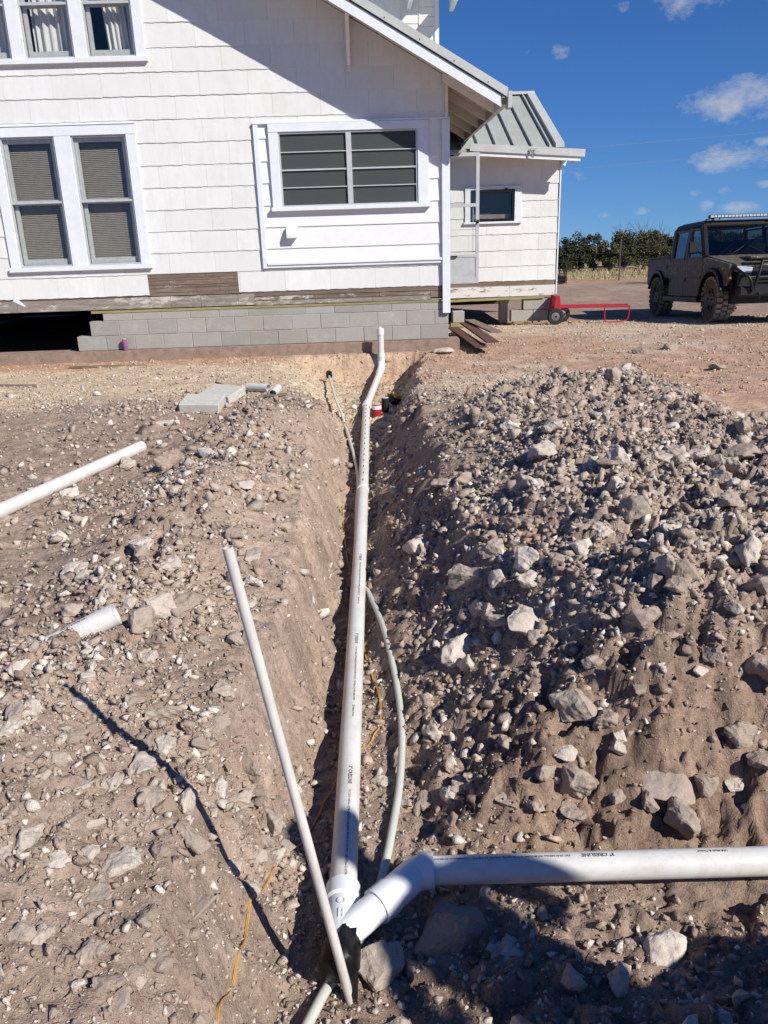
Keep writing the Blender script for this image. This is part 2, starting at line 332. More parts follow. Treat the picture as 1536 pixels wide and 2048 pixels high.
def worley(x, y, s, seed):                                           # broken chunks: every cell is a tilted facet with its own height; also a random value per cell
    gx, gy = np.floor(x/s), np.floor(y/s); best = np.full(x.shape, 9e9); h = np.zeros_like(x); v = np.zeros_like(x)
    def hs(a, b, k):
        n = (a.astype(np.int64)*374761393+b.astype(np.int64)*668265263+(seed*31+k)*974634777) & 0x7fffffff; n = ((n ^ (n >> 13))*1274126177) & 0x7fffffff; return ((n ^ (n >> 16)) & 0xffff)/65535.0
    for i in (-1, 0, 1):
        for j in (-1, 0, 1):
            a, b = gx+i, gy+j; cx = (a+hs(a, b, 1))*s; cy = (b+hs(a, b, 2))*s; dx, dy = x-cx, y-cy; st = .6+.8*hs(a, b, 6); d = np.sqrt(dx*dx*st+dy*dy/st); m = d < best; best = np.where(m, d, best)
            h = np.where(m, (hs(a, b, 3)-.4)+((hs(a, b, 4)-.5)*dx+(hs(a, b, 5)-.5)*dy)/s*1.5-(d/s)**2*.5, h); v = np.where(m, hs(a, b, 7), v)
    return h, v
def chunks(x, y):
    x = np.asarray(x, float); y = np.asarray(y, float); out = np.zeros_like(x); tone = np.zeros_like(x); k = (y > .7) & (y < 12.5) & (np.abs(x) < 6.5)
    if k.any():
        a, b = x[k]+.03*fbm(x[k], y[k], .12, 2, 91), y[k]+.03*fbm(x[k], y[k], .12, 2, 92); m = mound_w(a, b); be = berm_w(a, b); p = fbm(a, b, .6, 3, 93)
        s_ = a-pipe_x(b); wall = np.exp(-((np.abs(s_)-.27)/.16)**2)*(b < 9.5)
        w = np.clip(np.maximum.reduce([m*1.2, .85*be, .75*wall, .35+0*a, 1.3*ss(b, 8.6, 9.3)*np.exp(-((s_+.2)/.95)**4)*(b < 11.45), .8*(b < 1.95)*(a > -.1), .95*(1-ss(b, 2.7, 3.1))*ss(b, 2.05, 2.2)*(a > .25)])*(1+.6*p), .1, 1.15)*(1-.45*ss(b, 8.0, 10))*(1-ss(b, 11.0, 12.3))
        tanz = np.exp(-((s_+.55)/.22)**2)*ss(b, 2.8, 3.6)*(1-ss(b, 6.5, 8)); w = w*(1-.6*tanz)
        h1, v1 = worley(a, b, .17, 1); h2, v2 = worley(a, b, .085, 2); h3, v3 = worley(a, b, .042, 3)
        sel1 = np.clip((fbm(a, b, .35, 2, 95)+.25)*2, 0, 1); out[k] = w*((.050+.018*m)*h1*sel1+(.036+.012*m)*h2+(.019+.006*m)*h3); tone[k] = w*(.35*(v1-.5)*sel1+.5*(v2-.5)+.45*(v3-.5))
        bank = ss(b+.1*p, 2.12, 2.25)*(1-ss(b, 2.75, 3.0))*ss(a, .35, .6)*(1-ss(a, 2.5, 3)); hb, vb = worley(a*.8, b*1.3, .20, 5); hc, vc = worley(a, b, .10, 6)
        out[k] += bank*(.055*hb+.032*hc); tone[k] += bank*(.3*(vb-.5)+.25*(vc-.5))
    return out, tone
def ss(x, a, b): t = np.clip((x-a)/(b-a), 0, 1); return t*t*(3-2*t)
PY = np.array([-5, 1.2, 2.07, 3.64, 7.48, 9.41, 10.3, 11.2, 12]); PX = np.array([-.13, -.13, -.118, -.082, -.004, .047, .18, .27, .3])
def pipe_x(y): return np.interp(y, PY, PX)
def mound_w(x, y):                                                 # spoil heap to the right of the trench
    xx = x+.12*fbm(x, y, .7, 3, 5); yy = y+.2*fbm(x, y, .9, 3, 6)
    xl = np.interp(yy, [2, 3, 5, 6.9, 8.2, 9], [.25, .30, .38, .48, .9, 1.9])
    return ss(xx, xl, xl+1.1)*(1-ss(xx, 2.35, 3.5))*ss(yy, 2.0, 2.9)*(1-ss(yy, 7.0, 8.7))
def berm_w(x, y):                                                  # rubble berm to the left
    bx = np.interp(y, [0, 1.5, 2.8, 4.4, 6, 7.2], [-1.35, -1.2, -1.1, -1.0, -.98, -.8])+.1*fbm(x, y, .6, 3, 8)
    d = np.abs(x-bx); return np.exp(-(d/.42)**2)*(1-ss(y, 6.6, 7.8))
def macro(x, y):
    top = .02*fbm(x, y, 1.6, 3, 1)-.18*ss(y, 13.6, 17.2)*ss(x, 0, 3)-.022*np.maximum(np.hypot(x, y-10)-36, 0)
    top = top+.32*mound_w(x, y)*(1+.28*fbm(x, y, .8, 3, 2))
    top = top+.17*berm_w(x, y)*(1+.5*fbm(x, y, .5, 3, 3))+.05*ss(-x, 1.3, 2.2)*(1-ss(y, 7.2, 8.4))*ss(y, 1.5, 3)
    top = top+.72*np.exp(-((x-2.35)/1.0)**4)*np.exp(-((y-.25)/.85)**4)*(1+.15*fbm(x, y, .5, 3, 9))   # unseen bank added to shade the lower right foreground
    top = top+.05*np.exp(-(((x+1.42)/.15)**2+((y-2.66)/.14)**2))
    # trench
    s = x-pipe_x(y); jn = .09*fbm(x, y, .45, 4, 11)+.03*fbm(x, y, .12, 2, 13)
    wl = np.interp(y, [1.2, 2.4, 4, 8, 9.2, 10.4, 11.2], [.10, .11, .10, .12, .30, .75, .85]); Ll = np.interp(y, [1.2, 2, 3, 5, 8, 9.5, 10.6, 11.3], [.40, .36, .26, .26, .40, .7, .7, .7])
    wr = np.interp(y, [1.2, 2.3, 2.9, 3.6, 5, 8, 9.2, 10.4], [.34, .32, .18, .06, .05, .10, .33, .36]); Lr = np.interp(y, [1.2, 2.3, 3.0, 3.6, 5, 8, 9.5, 10.6], [.9, 1.0, .88, .62, .54, .48, .26, .24])
    cl = 1-ss(-s+jn, wl, wl+Ll); cr = 1-np.clip((s+jn-wr)/Lr, 0, 1)
    cut = np.where(s < 0, cl, cr)*(1-ss(y, 11.17+.05*fbm(x, y, .3, 3, 4), 11.38))*ss(y, .2, 1.4)
    floor = np.interp(y, [1, 2, 8, 9.4, 10.6, 11.2], [-.46, -.50, -.52, -.48, -.42, -.38])+.025*fbm(x, y, .35, 3, 12)+.22*ss(-s, .35, 1.1)*ss(y, 9, 10)
    z = top*(1-cut)+np.minimum(floor, top)*cut
    # branch trench running to the right under the second pipe
    j2 = .07*fbm(x, y, .5, 3, 14)
    y0_ = .35+.72*ss(x, .5, 1.15); cb = ss(x, -.25, .05)*(1-ss(x, 3.4, 4.2))*ss((y+j2*.5-y0_)/(1.45-y0_), 0, 1)*(1-ss(y+j2, 2.13, 2.82))
    fl2 = -.49+.03*fbm(x, y, .3, 3, 15)+.05*ss(x, .2, 1.3)*(1-ss(y, 1.2, 1.9))
    z2 = top*(1-cb)+fl2*cb
    kk = .09; hh = np.clip(.5+.5*(z2-z)/kk, 0, 1); return z2*(1-hh)+z*hh-kk*hh*(1-hh)*.6
def rough(x, y):
    near = ss(y, .4, 1)*(1-ss(y, 9, 14)); r = .25+.75*np.maximum(mound_w(x, y), .8*berm_w(x, y)); return r*near+.1
def erosion(x, y):                                                 # rills down the cut face
    w = ss(y, 2.1, 2.3)*(1-ss(y, 2.75, 3.1))*ss(x, .25, .6); return w*(.030*fbm(x*5.0, y*.9, .8, 3, 21)-.035*np.abs(fbm(x*3, y*1.2, .7, 2, 23))+.055*np.clip(fbm(x, y, .20, 3, 25)-.12, 0, 1)*2+.02*(1-2*np.abs(fbm(x, y, .12, 3, 27))))
def zf(x, y):
    x = np.asarray(x, float); y = np.asarray(y, float); r = rough(x, y)
    d = .030*fbm(x, y, .30, 3, 31)+.016*(1-2*np.abs(fbm(x, y, .16, 3, 33)))+.010*fbm(x, y, .07, 3, 35)+.006*fbm(x, y, .03, 2, 37)
    lim = 1-ss(y, 13, 30)
    return macro(x, y)+d*r*1.1*lim+erosion(x, y)+chunks(x, y)[0]
def z_at(x, y): return float(zf(np.array([x]), np.array([y]))[0])
def ground_px(px, py):                                             # where the ray through that point of the photograph meets the ground
    d = ray(px, py); t = np.linspace(1.0, 45, 9000); p = CAM[None]+d[None]*t[:, None]
    below = p[:, 2] < macro(p[:, 0], p[:, 1]); i = int(np.argmax(below)); q = p[i]; return np.array([q[0], q[1], z_at(q[0], q[1])])

def axis(segs):
    out = [segs[0][0]]
    for a, b, s0, s1 in segs:
        x = a; n = max(1, int(round((b-a)/((s0+s1)/2)))); st = np.linspace(s0, s1, n); st *= (b-a)/st.sum(); out += list(a+np.cumsum(st))
    return np.array(out)
def geo(a, b, s, k=1.22):
    out = [a]; 
    while out[-1] < b: out.append(out[-1]+s); s *= k
    return out
xs_in = axis([(0, 1.5, .013, .013), (1.5, 3.5, .014, .032), (3.5, 8, .034, .1)]); far = np.array(geo(8, 2600, .12)[1:])
xs = np.concatenate([-far[::-1], -xs_in[::-1], xs_in[1:], far])
ys_in = axis([(.95, 3.0, .0115, .0115), (3.0, 6.0, .012, .026), (6, 12, .026, .05), (12, 20, .055, .12)])
ys = np.concatenate([-np.array(geo(-.95, 2600, .1)[1:])[::-1], ys_in, np.array(geo(20, 2600, .15)[1:])])
GX, GY = np.meshgrid(xs, ys); GZ = zf(GX, GY)
hm = (GX > -8) & (GX < 1.25) & (GY > 11.5) & (GY < 20)
nx, ny = len(xs), len(ys)
def soil_color(x, y):
    def C(*c): return np.array(c)[None, :]
    n1 = fbm(x, y, .9, 4, 41); n2 = fbm(x, y, 2.2, 4, 43); n3 = fbm(x, y, .35, 3, 45)
    c = np.tile(C(.285, .225, .183), (x.size, 1))
    def over(w, k):
        nonlocal c
        w = np.clip(w, 0, 1)[:, None]; c = c*(1-w)+k*w
    over(mound_w(x, y)*1.3, C(.335, .275, .228))
    over(ss(n1, .1, .6)*.5*(1-ss(y, 8, 9)), C(.35, .27, .215))
    tan = np.exp(-((x-pipe_x(y)+.50)/.26)**2)*ss(y, 2.6, 3.5)*(1-ss(y, 7, 9)); over(tan*.75, C(.40, .315, .25))
    over(np.exp(-(((x-.80)/.17)**2+((y-3.55)/.28)**2))*.9, C(.34, .225, .165))          # reddish patch on the heap
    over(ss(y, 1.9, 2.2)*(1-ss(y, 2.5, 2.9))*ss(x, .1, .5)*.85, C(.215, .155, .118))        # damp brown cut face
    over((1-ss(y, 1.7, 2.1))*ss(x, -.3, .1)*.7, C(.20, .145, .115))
    cream = ss(y+.35*n1+.25*ss(-x, 2, 4), 8.1, 8.8)*(1-ss(x+.25*n1, .55, 1.0))*(1-ss(y, 11.6, 12)); over(cream*.95, C(.54, .44, .325))
    over(np.exp(-((x-pipe_x(y))/.3)**2)*ss(y, 7.4, 8.6)*.85, C(.50, .40, .30))
    over(cream*ss(n3+n1, .15, .6)*.5, C(.62, .51, .36))
    red = ss(y+.3*n1, 10.6, 11.1)*(1-ss(y, 11.6, 12)); over(red*.8*(1-.6*ss(x, -1.4, -.8)*(1-ss(x, .5, 1.0))), C(.40, .235, .15))
    rt = ss(x+.3*n1, .55, 1.0)*ss(y+.4*n2+.55*np.clip(x-1, 0, 2)*0, 7.9, 8.6)*(1-ss(y+.5*n2, 15.0, 16.2))+ss(x, 2.9, 3.5)*ss(y, 4, 5)*(1-ss(y, 8, 8.6)); over(rt, C(.445, .305, .22))
    over(rt*ss(n2+.5*n3, 0, .45)*.8, C(.52, .43, .34))
    over(ss(x, .8, 1.2)*ss(y+.3*n1, 12.3, 13.2)*(1-ss(y+.3*n1, 14.9, 15.6))*.8, C(.56, .46, .35))
    f = ss(y+.8*n2, 15.6, 17.4); over(f, C(.255, .198, .16)); over(f*ss(n1+n2, -.1, .5)*.6, C(.37, .275, .21))
    over(ss(y+.8*n2, 26.5, 28)*(1-ss(y, 30.5, 31.5)), C(.34, .22, .15)); over(ss(y+n2, 30.2, 31.5), C(.30, .24, .15))
    over(ss(y, 60, 200), C(.16, .15, .09)); over(ss(-y, 0, 1)*.6, C(.38, .28, .21))
    tn_ = chunks(x, y)[1]; c = c*(1.20-.20*ss(c[:, :1], .33, .52))*(1+.55*np.clip(tn_, -.6, .9))[:, None]*np.array([[1.02, .985, .95]]); return np.clip(c*(1+.10*n3[:, None]), .02, .75)
def grid_mesh(name, X, Y, Z, mat):
    ny_, nx_ = X.shape; me = bpy.data.meshes.new(name); v = np.stack([X, Y, Z], -1).reshape(-1, 3).astype(np.float32)
    i = np.arange(nx_*ny_).reshape(ny_, nx_); q = np.stack([i[:-1, :-1], i[:-1, 1:], i[1:, 1:], i[1:, :-1]], -1).reshape(-1, 4).astype(np.int32)
    me.vertices.add(len(v)); me.vertices.foreach_set('co', v.ravel()); me.loops.add(q.size); me.loops.foreach_set('vertex_index', q.ravel())
    me.polygons.add(len(q)); me.polygons.foreach_set('loop_start', np.arange(0, q.size, 4, dtype=np.int32))
    me.polygons.foreach_set('use_smooth', np.ones(len(q), bool)); me.update(calc_edges=True); me.materials.append(mat); return me
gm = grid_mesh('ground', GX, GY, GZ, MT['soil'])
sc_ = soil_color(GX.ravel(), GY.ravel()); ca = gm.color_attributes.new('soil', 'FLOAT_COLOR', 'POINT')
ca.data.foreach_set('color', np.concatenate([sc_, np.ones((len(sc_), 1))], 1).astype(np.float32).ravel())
tag(link(bpy.data.objects.new('ground', gm)), kind='structure')
# ------------------------------------------------------------------ rocks
def hull_rock(n, seed, flat=.7, pointy=.25):
    r = np.random.default_rng(seed); d = r.normal(size=(n, 3)); d /= np.linalg.norm(d, axis=1)[:, None]
    p = d*(1-pointy*r.random((n, 1)))*np.array([1, r.uniform(.5, .92), flat*r.uniform(.6, 1.1)]); p = np.sign(p)*np.abs(p)**.85
    bm = bmesh.new()
    for q in p: bm.verts.new(q)
    res = bmesh.ops.convex_hull(bm, input=list(bm.verts)); 
    for v in [v for v in bm.verts if not v.link_faces]: bm.verts.remove(v)
    bm.verts.index_update(); bmesh.ops.triangulate(bm, faces=list(bm.faces)); bm.verts.index_update(); return bm
pebs = []
for k in range(14):
    bm = hull_rock(7+k % 5, 100+k, .68, .35); v = np.array([x.co[:] for x in bm.verts]); f = np.array([[w.index for w in t.verts] for t in bm.faces]); bm.free(); pebs.append((v, f))
def big_mesh(name, seed, flat=.7, n=15, detail=2, amp=.11):
    bm = hull_rock(n, seed, flat, .3); r = random.Random(seed)
    if detail:
        bmesh.ops.bevel(bm, geom=list(bm.edges), offset=.03, segments=1, affect='EDGES', clamp_overlap=True); bmesh.ops.triangulate(bm, faces=list(bm.faces))
        for _ in range(detail+1):
            L = [e for e in bm.edges if e.calc_length() > .17]; bmesh.ops.subdivide_edges(bm, edges=L, cuts=1, use_grid_fill=False); bmesh.ops.triangulate(bm, faces=list(bm.faces))
        bm.normal_update(); co = np.array([v.co[:] for v in bm.verts]); no = np.array([v.normal[:] for v in bm.verts])
        d = amp*(fbm(co[:, 0]+co[:, 2]*.7+seed, co[:, 1]-co[:, 2]*.6, .55, 3, seed % 90)+.6*fbm(co[:, 0]-co[:, 2]+seed, co[:, 1]+co[:, 2]*.4, .22, 2, seed % 70))
        for v, q, nn, dd in zip(bm.verts, co, no, d): v.co = q+nn*dd
    me = bpy.data.meshes.new(name); bm.to_mesh(me); bm.free(); me.materials.append(MT['rock']); return me
rockm = [big_mesh('rock', 300+k, [.75, .55, .42, .85][k % 4], 13+k % 6) for k in range(22)]
slabm = [big_mesh('slab', 500+k, .24, 13, 2, .06) for k in range(6)]
def tone_rgb(t):
    st = [(0, (.29, .215, .165)), (.3, (.37, .30, .245)), (.6, (.48, .405, .335)), (1, (.66, .595, .515))]
    return [float(np.interp(t, [q[0] for q in st], [q[1][k] for q in st])) for k in range(3)]
def put_rock(me, p, size, rz, tilt=(0, 0), sink=.3, name='rock', scale=(1, 1, 1), tone=.5):
    o = bpy.data.objects.new(name, me); link(o); o.color = (*tone_rgb(tone), 1); o.rotation_euler = (tilt[0], tilt[1], rz); o.scale = tuple(size*s for s in scale)
    zx = max(abs(v.co.z) for v in me.vertices)*size*scale[2]; o.location = (p[0], p[1], p[2]+zx*(1-2*sink)); return o
# stones one can point to in the photograph: (pixel, half-width in pixels, mesh, label)
named = [
 (1045, 1238, 44, 1, .80, 'large pale cream jagged boulder on the heap just right of the white tubing'),
 (915, 1300, 38, 4, .9, 'chunky cream rock beside the trench edge below the largest boulder'),
 (1320, 1238, 52, -1, .2, 'flat dark grey slab lying on top of the right rubble heap'),
 (1148, 1398, 42, 3, .4, 'brown wedge rock perched at the top of the brown cut bank'),
 (1320, 1545, 62, -2, .3, 'broad flat brown slab set into the cut bank above the horizontal pipe'),
 (1360, 1640, 46, 4, .3, 'brown boulder at the foot of the cut bank behind the horizontal pipe'),
 (905, 1848, 66, 3, .15, 'large shaded brown boulder under the horizontal pipe right of the wye'),
 (1335, 1888, 46, 6, .9, 'pale elongated rock lying in the shade at lower right'),
 (1238, 1962, 32, 4, .7, 'rounded light grey rock in the shade below the pale elongated rock'),
 (1140, 1960, 26, 7, .6, 'upright grey stone in the shade left of the rounded light grey rock'),
 (760, 1905, 55, 5, .45, 'flat grey rock wedged beside the taped end of the wye'),
 (245, 1712, 42, 9, .85, 'round pale disc-like rock on the bare soil at lower left'),
 (205, 1765, 34, -3, .4, 'reddish brown flat stone tucked below the round pale rock'),
 (215, 1962, 32, 12, .2, 'dark angular wedge stone near the lower left corner'),
 (55, 1660, 32, 8, .7, 'tan forked stone near the left edge level with the round pale rock'),
 (322, 1210, 38, 11, .7, 'blocky tan boulder right of the short buried pipe'),
 (290, 1245, 34, 3, .35, 'dark grey boulder at the open end of the short buried pipe'),
 (145, 1225, 26, 13, .5, 'rounded tan stone just above the short buried pipe'),
 (335, 925, 26, 15, .25, 'dark upright stone on the crest of the left berm'),
 (345, 1125, 32, 14, .75, 'tan wedge boulder in the middle of the left berm'),
 (420, 890, 36, -4, .85, 'white curved limestone slab on the far end of the left berm'),
 (1022, 845, 26, 2, .95, 'single white rock sitting on the smooth left shoulder of the right heap'),
 (1150, 890, 26, 16, .5, 'grey tilted boulder near the crest of the right heap'),
 (1085, 905, 34, 10, .7, 'pale boulder below the white rock on the right heap'),
 (1395, 895, 36, 18, .7, 'wide pale limestone boulder high on the right heap near the frame edge'),
 (1250, 940, 24, -5, .5, 'small flat tan slab standing in the middle of the right heap'),
 (1480, 890, 40, -1, .2, 'long dark slab leaning on the far right of the heap'),
 (1030, 1075, 24, 17, .8, 'white oval stone beside the reddish soil patch'),
 (1160, 1098, 22, 19, .95, 'white cube-like stone in the centre of the right heap'),
 (935, 1150, 36, 20, .5, 'dark grey boulder at the right lip of the trench'),
 (1060, 1155, 36, 21, .8, 'pale cracked boulder above the largest cream boulder'),
 (1515, 1150, 40, 16, .3, 'brown boulder at the right edge of the frame on the heap'),
 (1520, 1330, 50, 12, .3, 'big dark boulder at the right edge above the cut bank'),
(395, 1800, 40, -6, .2, 'brown flat stone beside the orange cord at the foot of the left bank'),
 (1012, 1490, 22, 7, .4, 'dark stone low on the left shoulder of the cut bank'), (1132, 1492, 22, 1, .85, 'pale knobbly stone in the upper left of the cut bank'), (1150, 1558, 36, 4, .35, 'brown boulder in the middle of the cut bank under the pale knobbly stone'), (1088, 1558, 22, 8, .3, 'squared brown stone left of the middle boulder in the cut bank'), (1238, 1478, 20, 2, .8, 'upper of two pale stones stuck in the cut bank'), (1232, 1502, 20, 5, .75, 'lower of two pale stones stuck in the cut bank'), (1140, 1612, 26, 10, .2, 'reddish brown stone at the foot of the cut bank'), (1235, 1590, 22, 13, .35, 'flat-topped stone between the two large cut bank slabs'), (1295, 1612, 24, 11, .2, 'small brown stone under the broad flat slab of the cut bank'), (1478, 1475, 32, 15, .35, 'round brown clod-covered boulder on the right of the cut bank'), (1205, 1432, 30, 17, .3, 'brown stone just below the wedge rock on the cut bank'), (1520, 1560, 34, 9, .2, 'brown boulder in the cut bank at the frame edge'), (1010, 1600, 24, -3, .5, 'tan flat stone at the left foot of the cut bank'), (1405, 1580, 26, 19, .25, 'brown stone right of the broad flat slab in the cut bank'), (1280, 700, 14, 3, .2, 'lone reddish stone on the bare soil beyond the right heap'), (1345, 690, 18, 6, .15, 'reddish pointed stone on open ground in front of the vehicle'), (1432, 732, 16, 9, .15, 'brown stone beyond the crest of the right heap'), (885, 692, 26, -2, .7, 'flat tan flagstone at the end of the concrete footing'),
]
taken = []
cols_ = sorted(((i, random.Random(i).random()) for i in range(4)), key=lambda t: t[1])
for px, py, hw, mi, tone, lab in named:
    if not lab: continue
    p = ground_px(px, py+hw*.5); size = 1.3*hw/FPX*np.dot(p-CAM, fw)
    me = (rockm[mi] if mi >= 0 else slabm[-mi-1])
    o = put_rock(me, p, size, random.uniform(0, 6.28), (random.uniform(-.2, .2)-(.5 if py > 1380 and 1180 < px < 1400 and py < 1680 else 0), random.uniform(-.2, .2)), .3 if hw < 100 else .44, tone=tone)
    tag(o, lab, 'rock'); taken.append((p[0], p[1], size))
# scattered rubble
def rubble_w(x, y):
    n = fbm(x, y, .55, 3, 61); m = mound_w(x, y); b = berm_w(x, y)
    w = np.maximum(np.clip(m*1.35, 0, 1)*(.55+.55*n+.25), b*(.8+.4*n))
    w = np.maximum(w, .20*(x < -.7)*(1-ss(y, 7.5, 8.4)))
    w = np.maximum(w, .62*(x < -.25)*(1-ss(y, 2.4, 3.2))*(.75+n)); w = np.maximum(w, .45*(x < -.75)*(1-ss(y, 4.5, 6.5))*(.7+n))
    w = np.maximum(w, .42*np.exp(-((x-pipe_x(y))/.22)**2)*(y < 9))
    w = np.maximum(w, .34*ss(-(x-pipe_x(y)), .08, .2)*(1-ss(-(x-pipe_x(y)), .5, .9))*(.6+n)*(y < 9)); w = np.maximum(w, .30*ss(x-pipe_x(y), .1, .25)*(1-ss(x-pipe_x(y), .7, 1.2))*(y < 7))
    w = np.maximum(w, (.62+.5*n)*ss(x-pipe_x(y), .28, .55)*ss(y, 2.45, 2.8)*(1-ss(y, 6.2, 7.4))*(1-ss(x, 2.6, 3.2)))
    face = ss(y, 2.02, 2.15)*(1-ss(y, 2.55, 2.75))*ss(x, .3, .6); w = w*(1-.45*face)
    smoothl = np.exp(-((x-.55)/.2)**2)*ss(y, 4.3, 5)*(1-ss(y, 6.5, 7.2)); w = w*(1-.6*smoothl)
    w = np.maximum(w, .3*(y < 1.9)*(x > -.2)); w = np.maximum(w, .32*(y > 7.6)*(y < 16)*(.75+n)*(1+.5*(x < 1))); w = w*(1-ss(y, 16, 24)*.9)
    w = np.maximum(w, .75*ss(y, 8.4, 9.2)*np.exp(-((x-pipe_x(y)+.2)/.9)**4)*(y < 11.4))
    inhouse = (x < 1.30) & (y > 11.4) | (x < 3.6) & (x > 1.2) & (y > 14.75)
    return np.clip(w, 0, 1)*(~inhouse)
def scatter(n, reg, smin, smax, pw=2.2):
    x = rng.uniform(reg[0], reg[1], n); y = rng.uniform(reg[2], reg[3], n); k = rng.random(n) < rubble_w(x, y); x, y = x[k], y[k]
    u = rng.random(len(x)); s = (smin**(1-pw)+u*(smax**(1-pw)-smin**(1-pw)))**(1/(1-pw)); return np.stack([x, y, s], 1)
S = np.concatenate([
    scatter(260, (.3, 2.0, 2.4, 4.6), .042, .10, 2.0), scatter(230, (-2.0, 2.9, 2.0, 8.0), .065, .13), scatter(3200, (.2, 2.2, 2.3, 4.6), .018, .05, 2.2), scatter(200, (-1.6, 1.5, .95, 3.6), .035, .075, 2.6), scatter(8200, (-2.6, 3.0, 1.9, 8.2), .022, .07, 2.5), scatter(7600, (-1.5, 1.7, .95, 3.6), .014, .045, 2.4),
    scatter(30000, (-1.9, 2.6, 1.0, 5.2), .008, .026, 2.3), scatter(42000, (-1.2, 1.4, .95, 3.3), .0035, .012, 2.0), scatter(26000, (-4.0, 3.4, 4.6, 9.0), .010, .030, 2.6), scatter(62000, (-6.0, 8.5, 7.6, 15.5), .011, .032, 2.8), scatter(900, (-5, 8.5, 8, 16), .03, .07, 3.2)])
keep = np.ones(len(S), bool)
for tx, ty, ts in taken: keep &= ~(((S[:, 0]-tx)**2+(S[:, 1]-ty)**2 < (ts*.75)**2) & (S[:, 2] > .02))
for px, py in ((740, 1205), (768, 1285), (793, 1380), (800, 1425), (804, 1470), (803, 1515), (800, 1560), (788, 1640), (778, 1690), (768, 1738), (655, 1975), (625, 2030), (746, 1474), (758, 1395), (657, 1592), (608, 1682), (546, 1745), (496, 1842), (474, 1920)):
    q = onz(px, py, -.47 if px > 590 else -.25); keep &= ~(((S[:, 0]-q[0])**2+(S[:, 1]-q[1])**2 < .0064) & (S[:, 2] > .018))
dpipe = np.abs(S[:, 0]-pipe_x(S[:, 1])); keep &= ~((dpipe < .10) & (S[:, 2] > .05) & (S[:, 1] < 11))
_a, _b = ground_px(238, 1262), ground_px(150, 1272)
for t_ in (0, .3, .6, .9): q = _a+(_b-_a)*t_; keep &= ~(((S[:, 0]-q[0])**2+(S[:, 1]-q[1])**2 < .016) & (S[:, 2] > .012))
keep &= ~((np.abs(S[:, 1]-2.0) < .10) & (S[:, 0] > -.1) & (S[:, 2] > .035))
keep &= ~((np.abs(S[:, 0]+.13) < .16) & (np.abs(S[:, 1]-1.85) < .22) & (S[:, 2] > .025))
S = S[keep]; SZ = zf(S[:, 0], S[:, 1])
D = np.stack([S[:, 0], S[:, 1], SZ], 1)-CAM; dep = D@fw; U = 768+FPX*(D@RT)/dep; V = 1024+FPX*(D@DN)/dep
vis = (U > -30) & (U < 1566) & (V < 2080) & (dep > .5); app = np.where(vis, S[:, 2]/np.maximum(dep, .5), 0)
order = np.argsort(-app); ind = order[:245]; rest = order[245:]
def where(x, y):
    if y < 1.93 and x > -.1: return 'in the shaded dirt in front of the horizontal pipe' if x < .55 else 'at the lower right edge in the shaded dirt', 'stones in the shaded foreground'
    s = x-pipe_x(y)
    if -.14 < s < .2: return ('in the trench bottom near the wye' if y < 2.6 else ('in the trench bottom beside the middle of the long pipe' if y < 5 else 'far up the trench bottom towards the house')), 'rocks in the trench'
    if s < 0:
        if y < 1.75: return 'on the bare soil in the lower left corner', 'loose rocks left of the trench'
        if y < 2.5: return ('beside the foot of the leaning pipe' if x > -.6 else 'at the left edge below the buried pipe end'), 'loose rocks left of the trench'
        if y < 3.4: return ('on the left bank behind the leaning pipe' if x > -.8 else 'on the left berm around the buried pipe end'), 'loose rocks left of the trench'
        if y < 5: return ('on the smooth left bank halfway up the trench' if x > -.7 else 'on the left berm between the two loose pipes'), 'loose rocks left of the trench'
        if y < 8: return ('at the far end of the left berm' if x > -1.4 else 'on the flat soil around the loose pipe'), 'loose rocks left of the trench'
        return 'on the pale gravel near the house', 'loose rocks near the house'
    if mound_w(x, y) < .2 and y < 2.6: return 'on the brown cut bank behind the horizontal pipe', 'loose rocks on the right heap'
    if mound_w(x, y) < .2 and y > 6: return 'on the reddish open ground beyond the heap', 'loose rocks near the house'
    if y < 3: return 'at the front of the right heap above the cut bank', 'loose rocks on the right heap'
    if x < .7: return 'on the slope of the right heap facing the trench', 'loose rocks on the right heap'
    if y < 4.6: return ('in the middle of the right heap' if x < 1.5 else 'on the right heap near the frame edge'), 'loose rocks on the right heap'
    return 'near the far crest of the right heap', 'loose rocks on the right heap'
for i in ind:
    x, y, s = S[i]; flat = rng.random() < .2; me = slabm[int(rng.integers(6))] if flat else rockm[int(rng.integers(22))]; tone = float(np.clip(rng.beta(1.3, 1.5), 0, 1))
    o = put_rock(me, (x, y, SZ[i]), s, rng.uniform(0, 6.28), (rng.uniform(-.35, .35), rng.uniform(-.35, .35)), .36, tone=tone)
    w_, g_ = where(x, y); tag(o, '%s %s rock %s' % ('dark brown' if tone < .25 else ('greyish brown' if tone < .5 else ('tan' if tone < .75 else 'pale cream')), 'flat' if flat else ('blocky' if s > .06 else 'small angular'), w_), 'rock', g_)
Vv, Ff, Cc = [], [], []; base = 0
T = rng.integers(0, 14, len(rest))
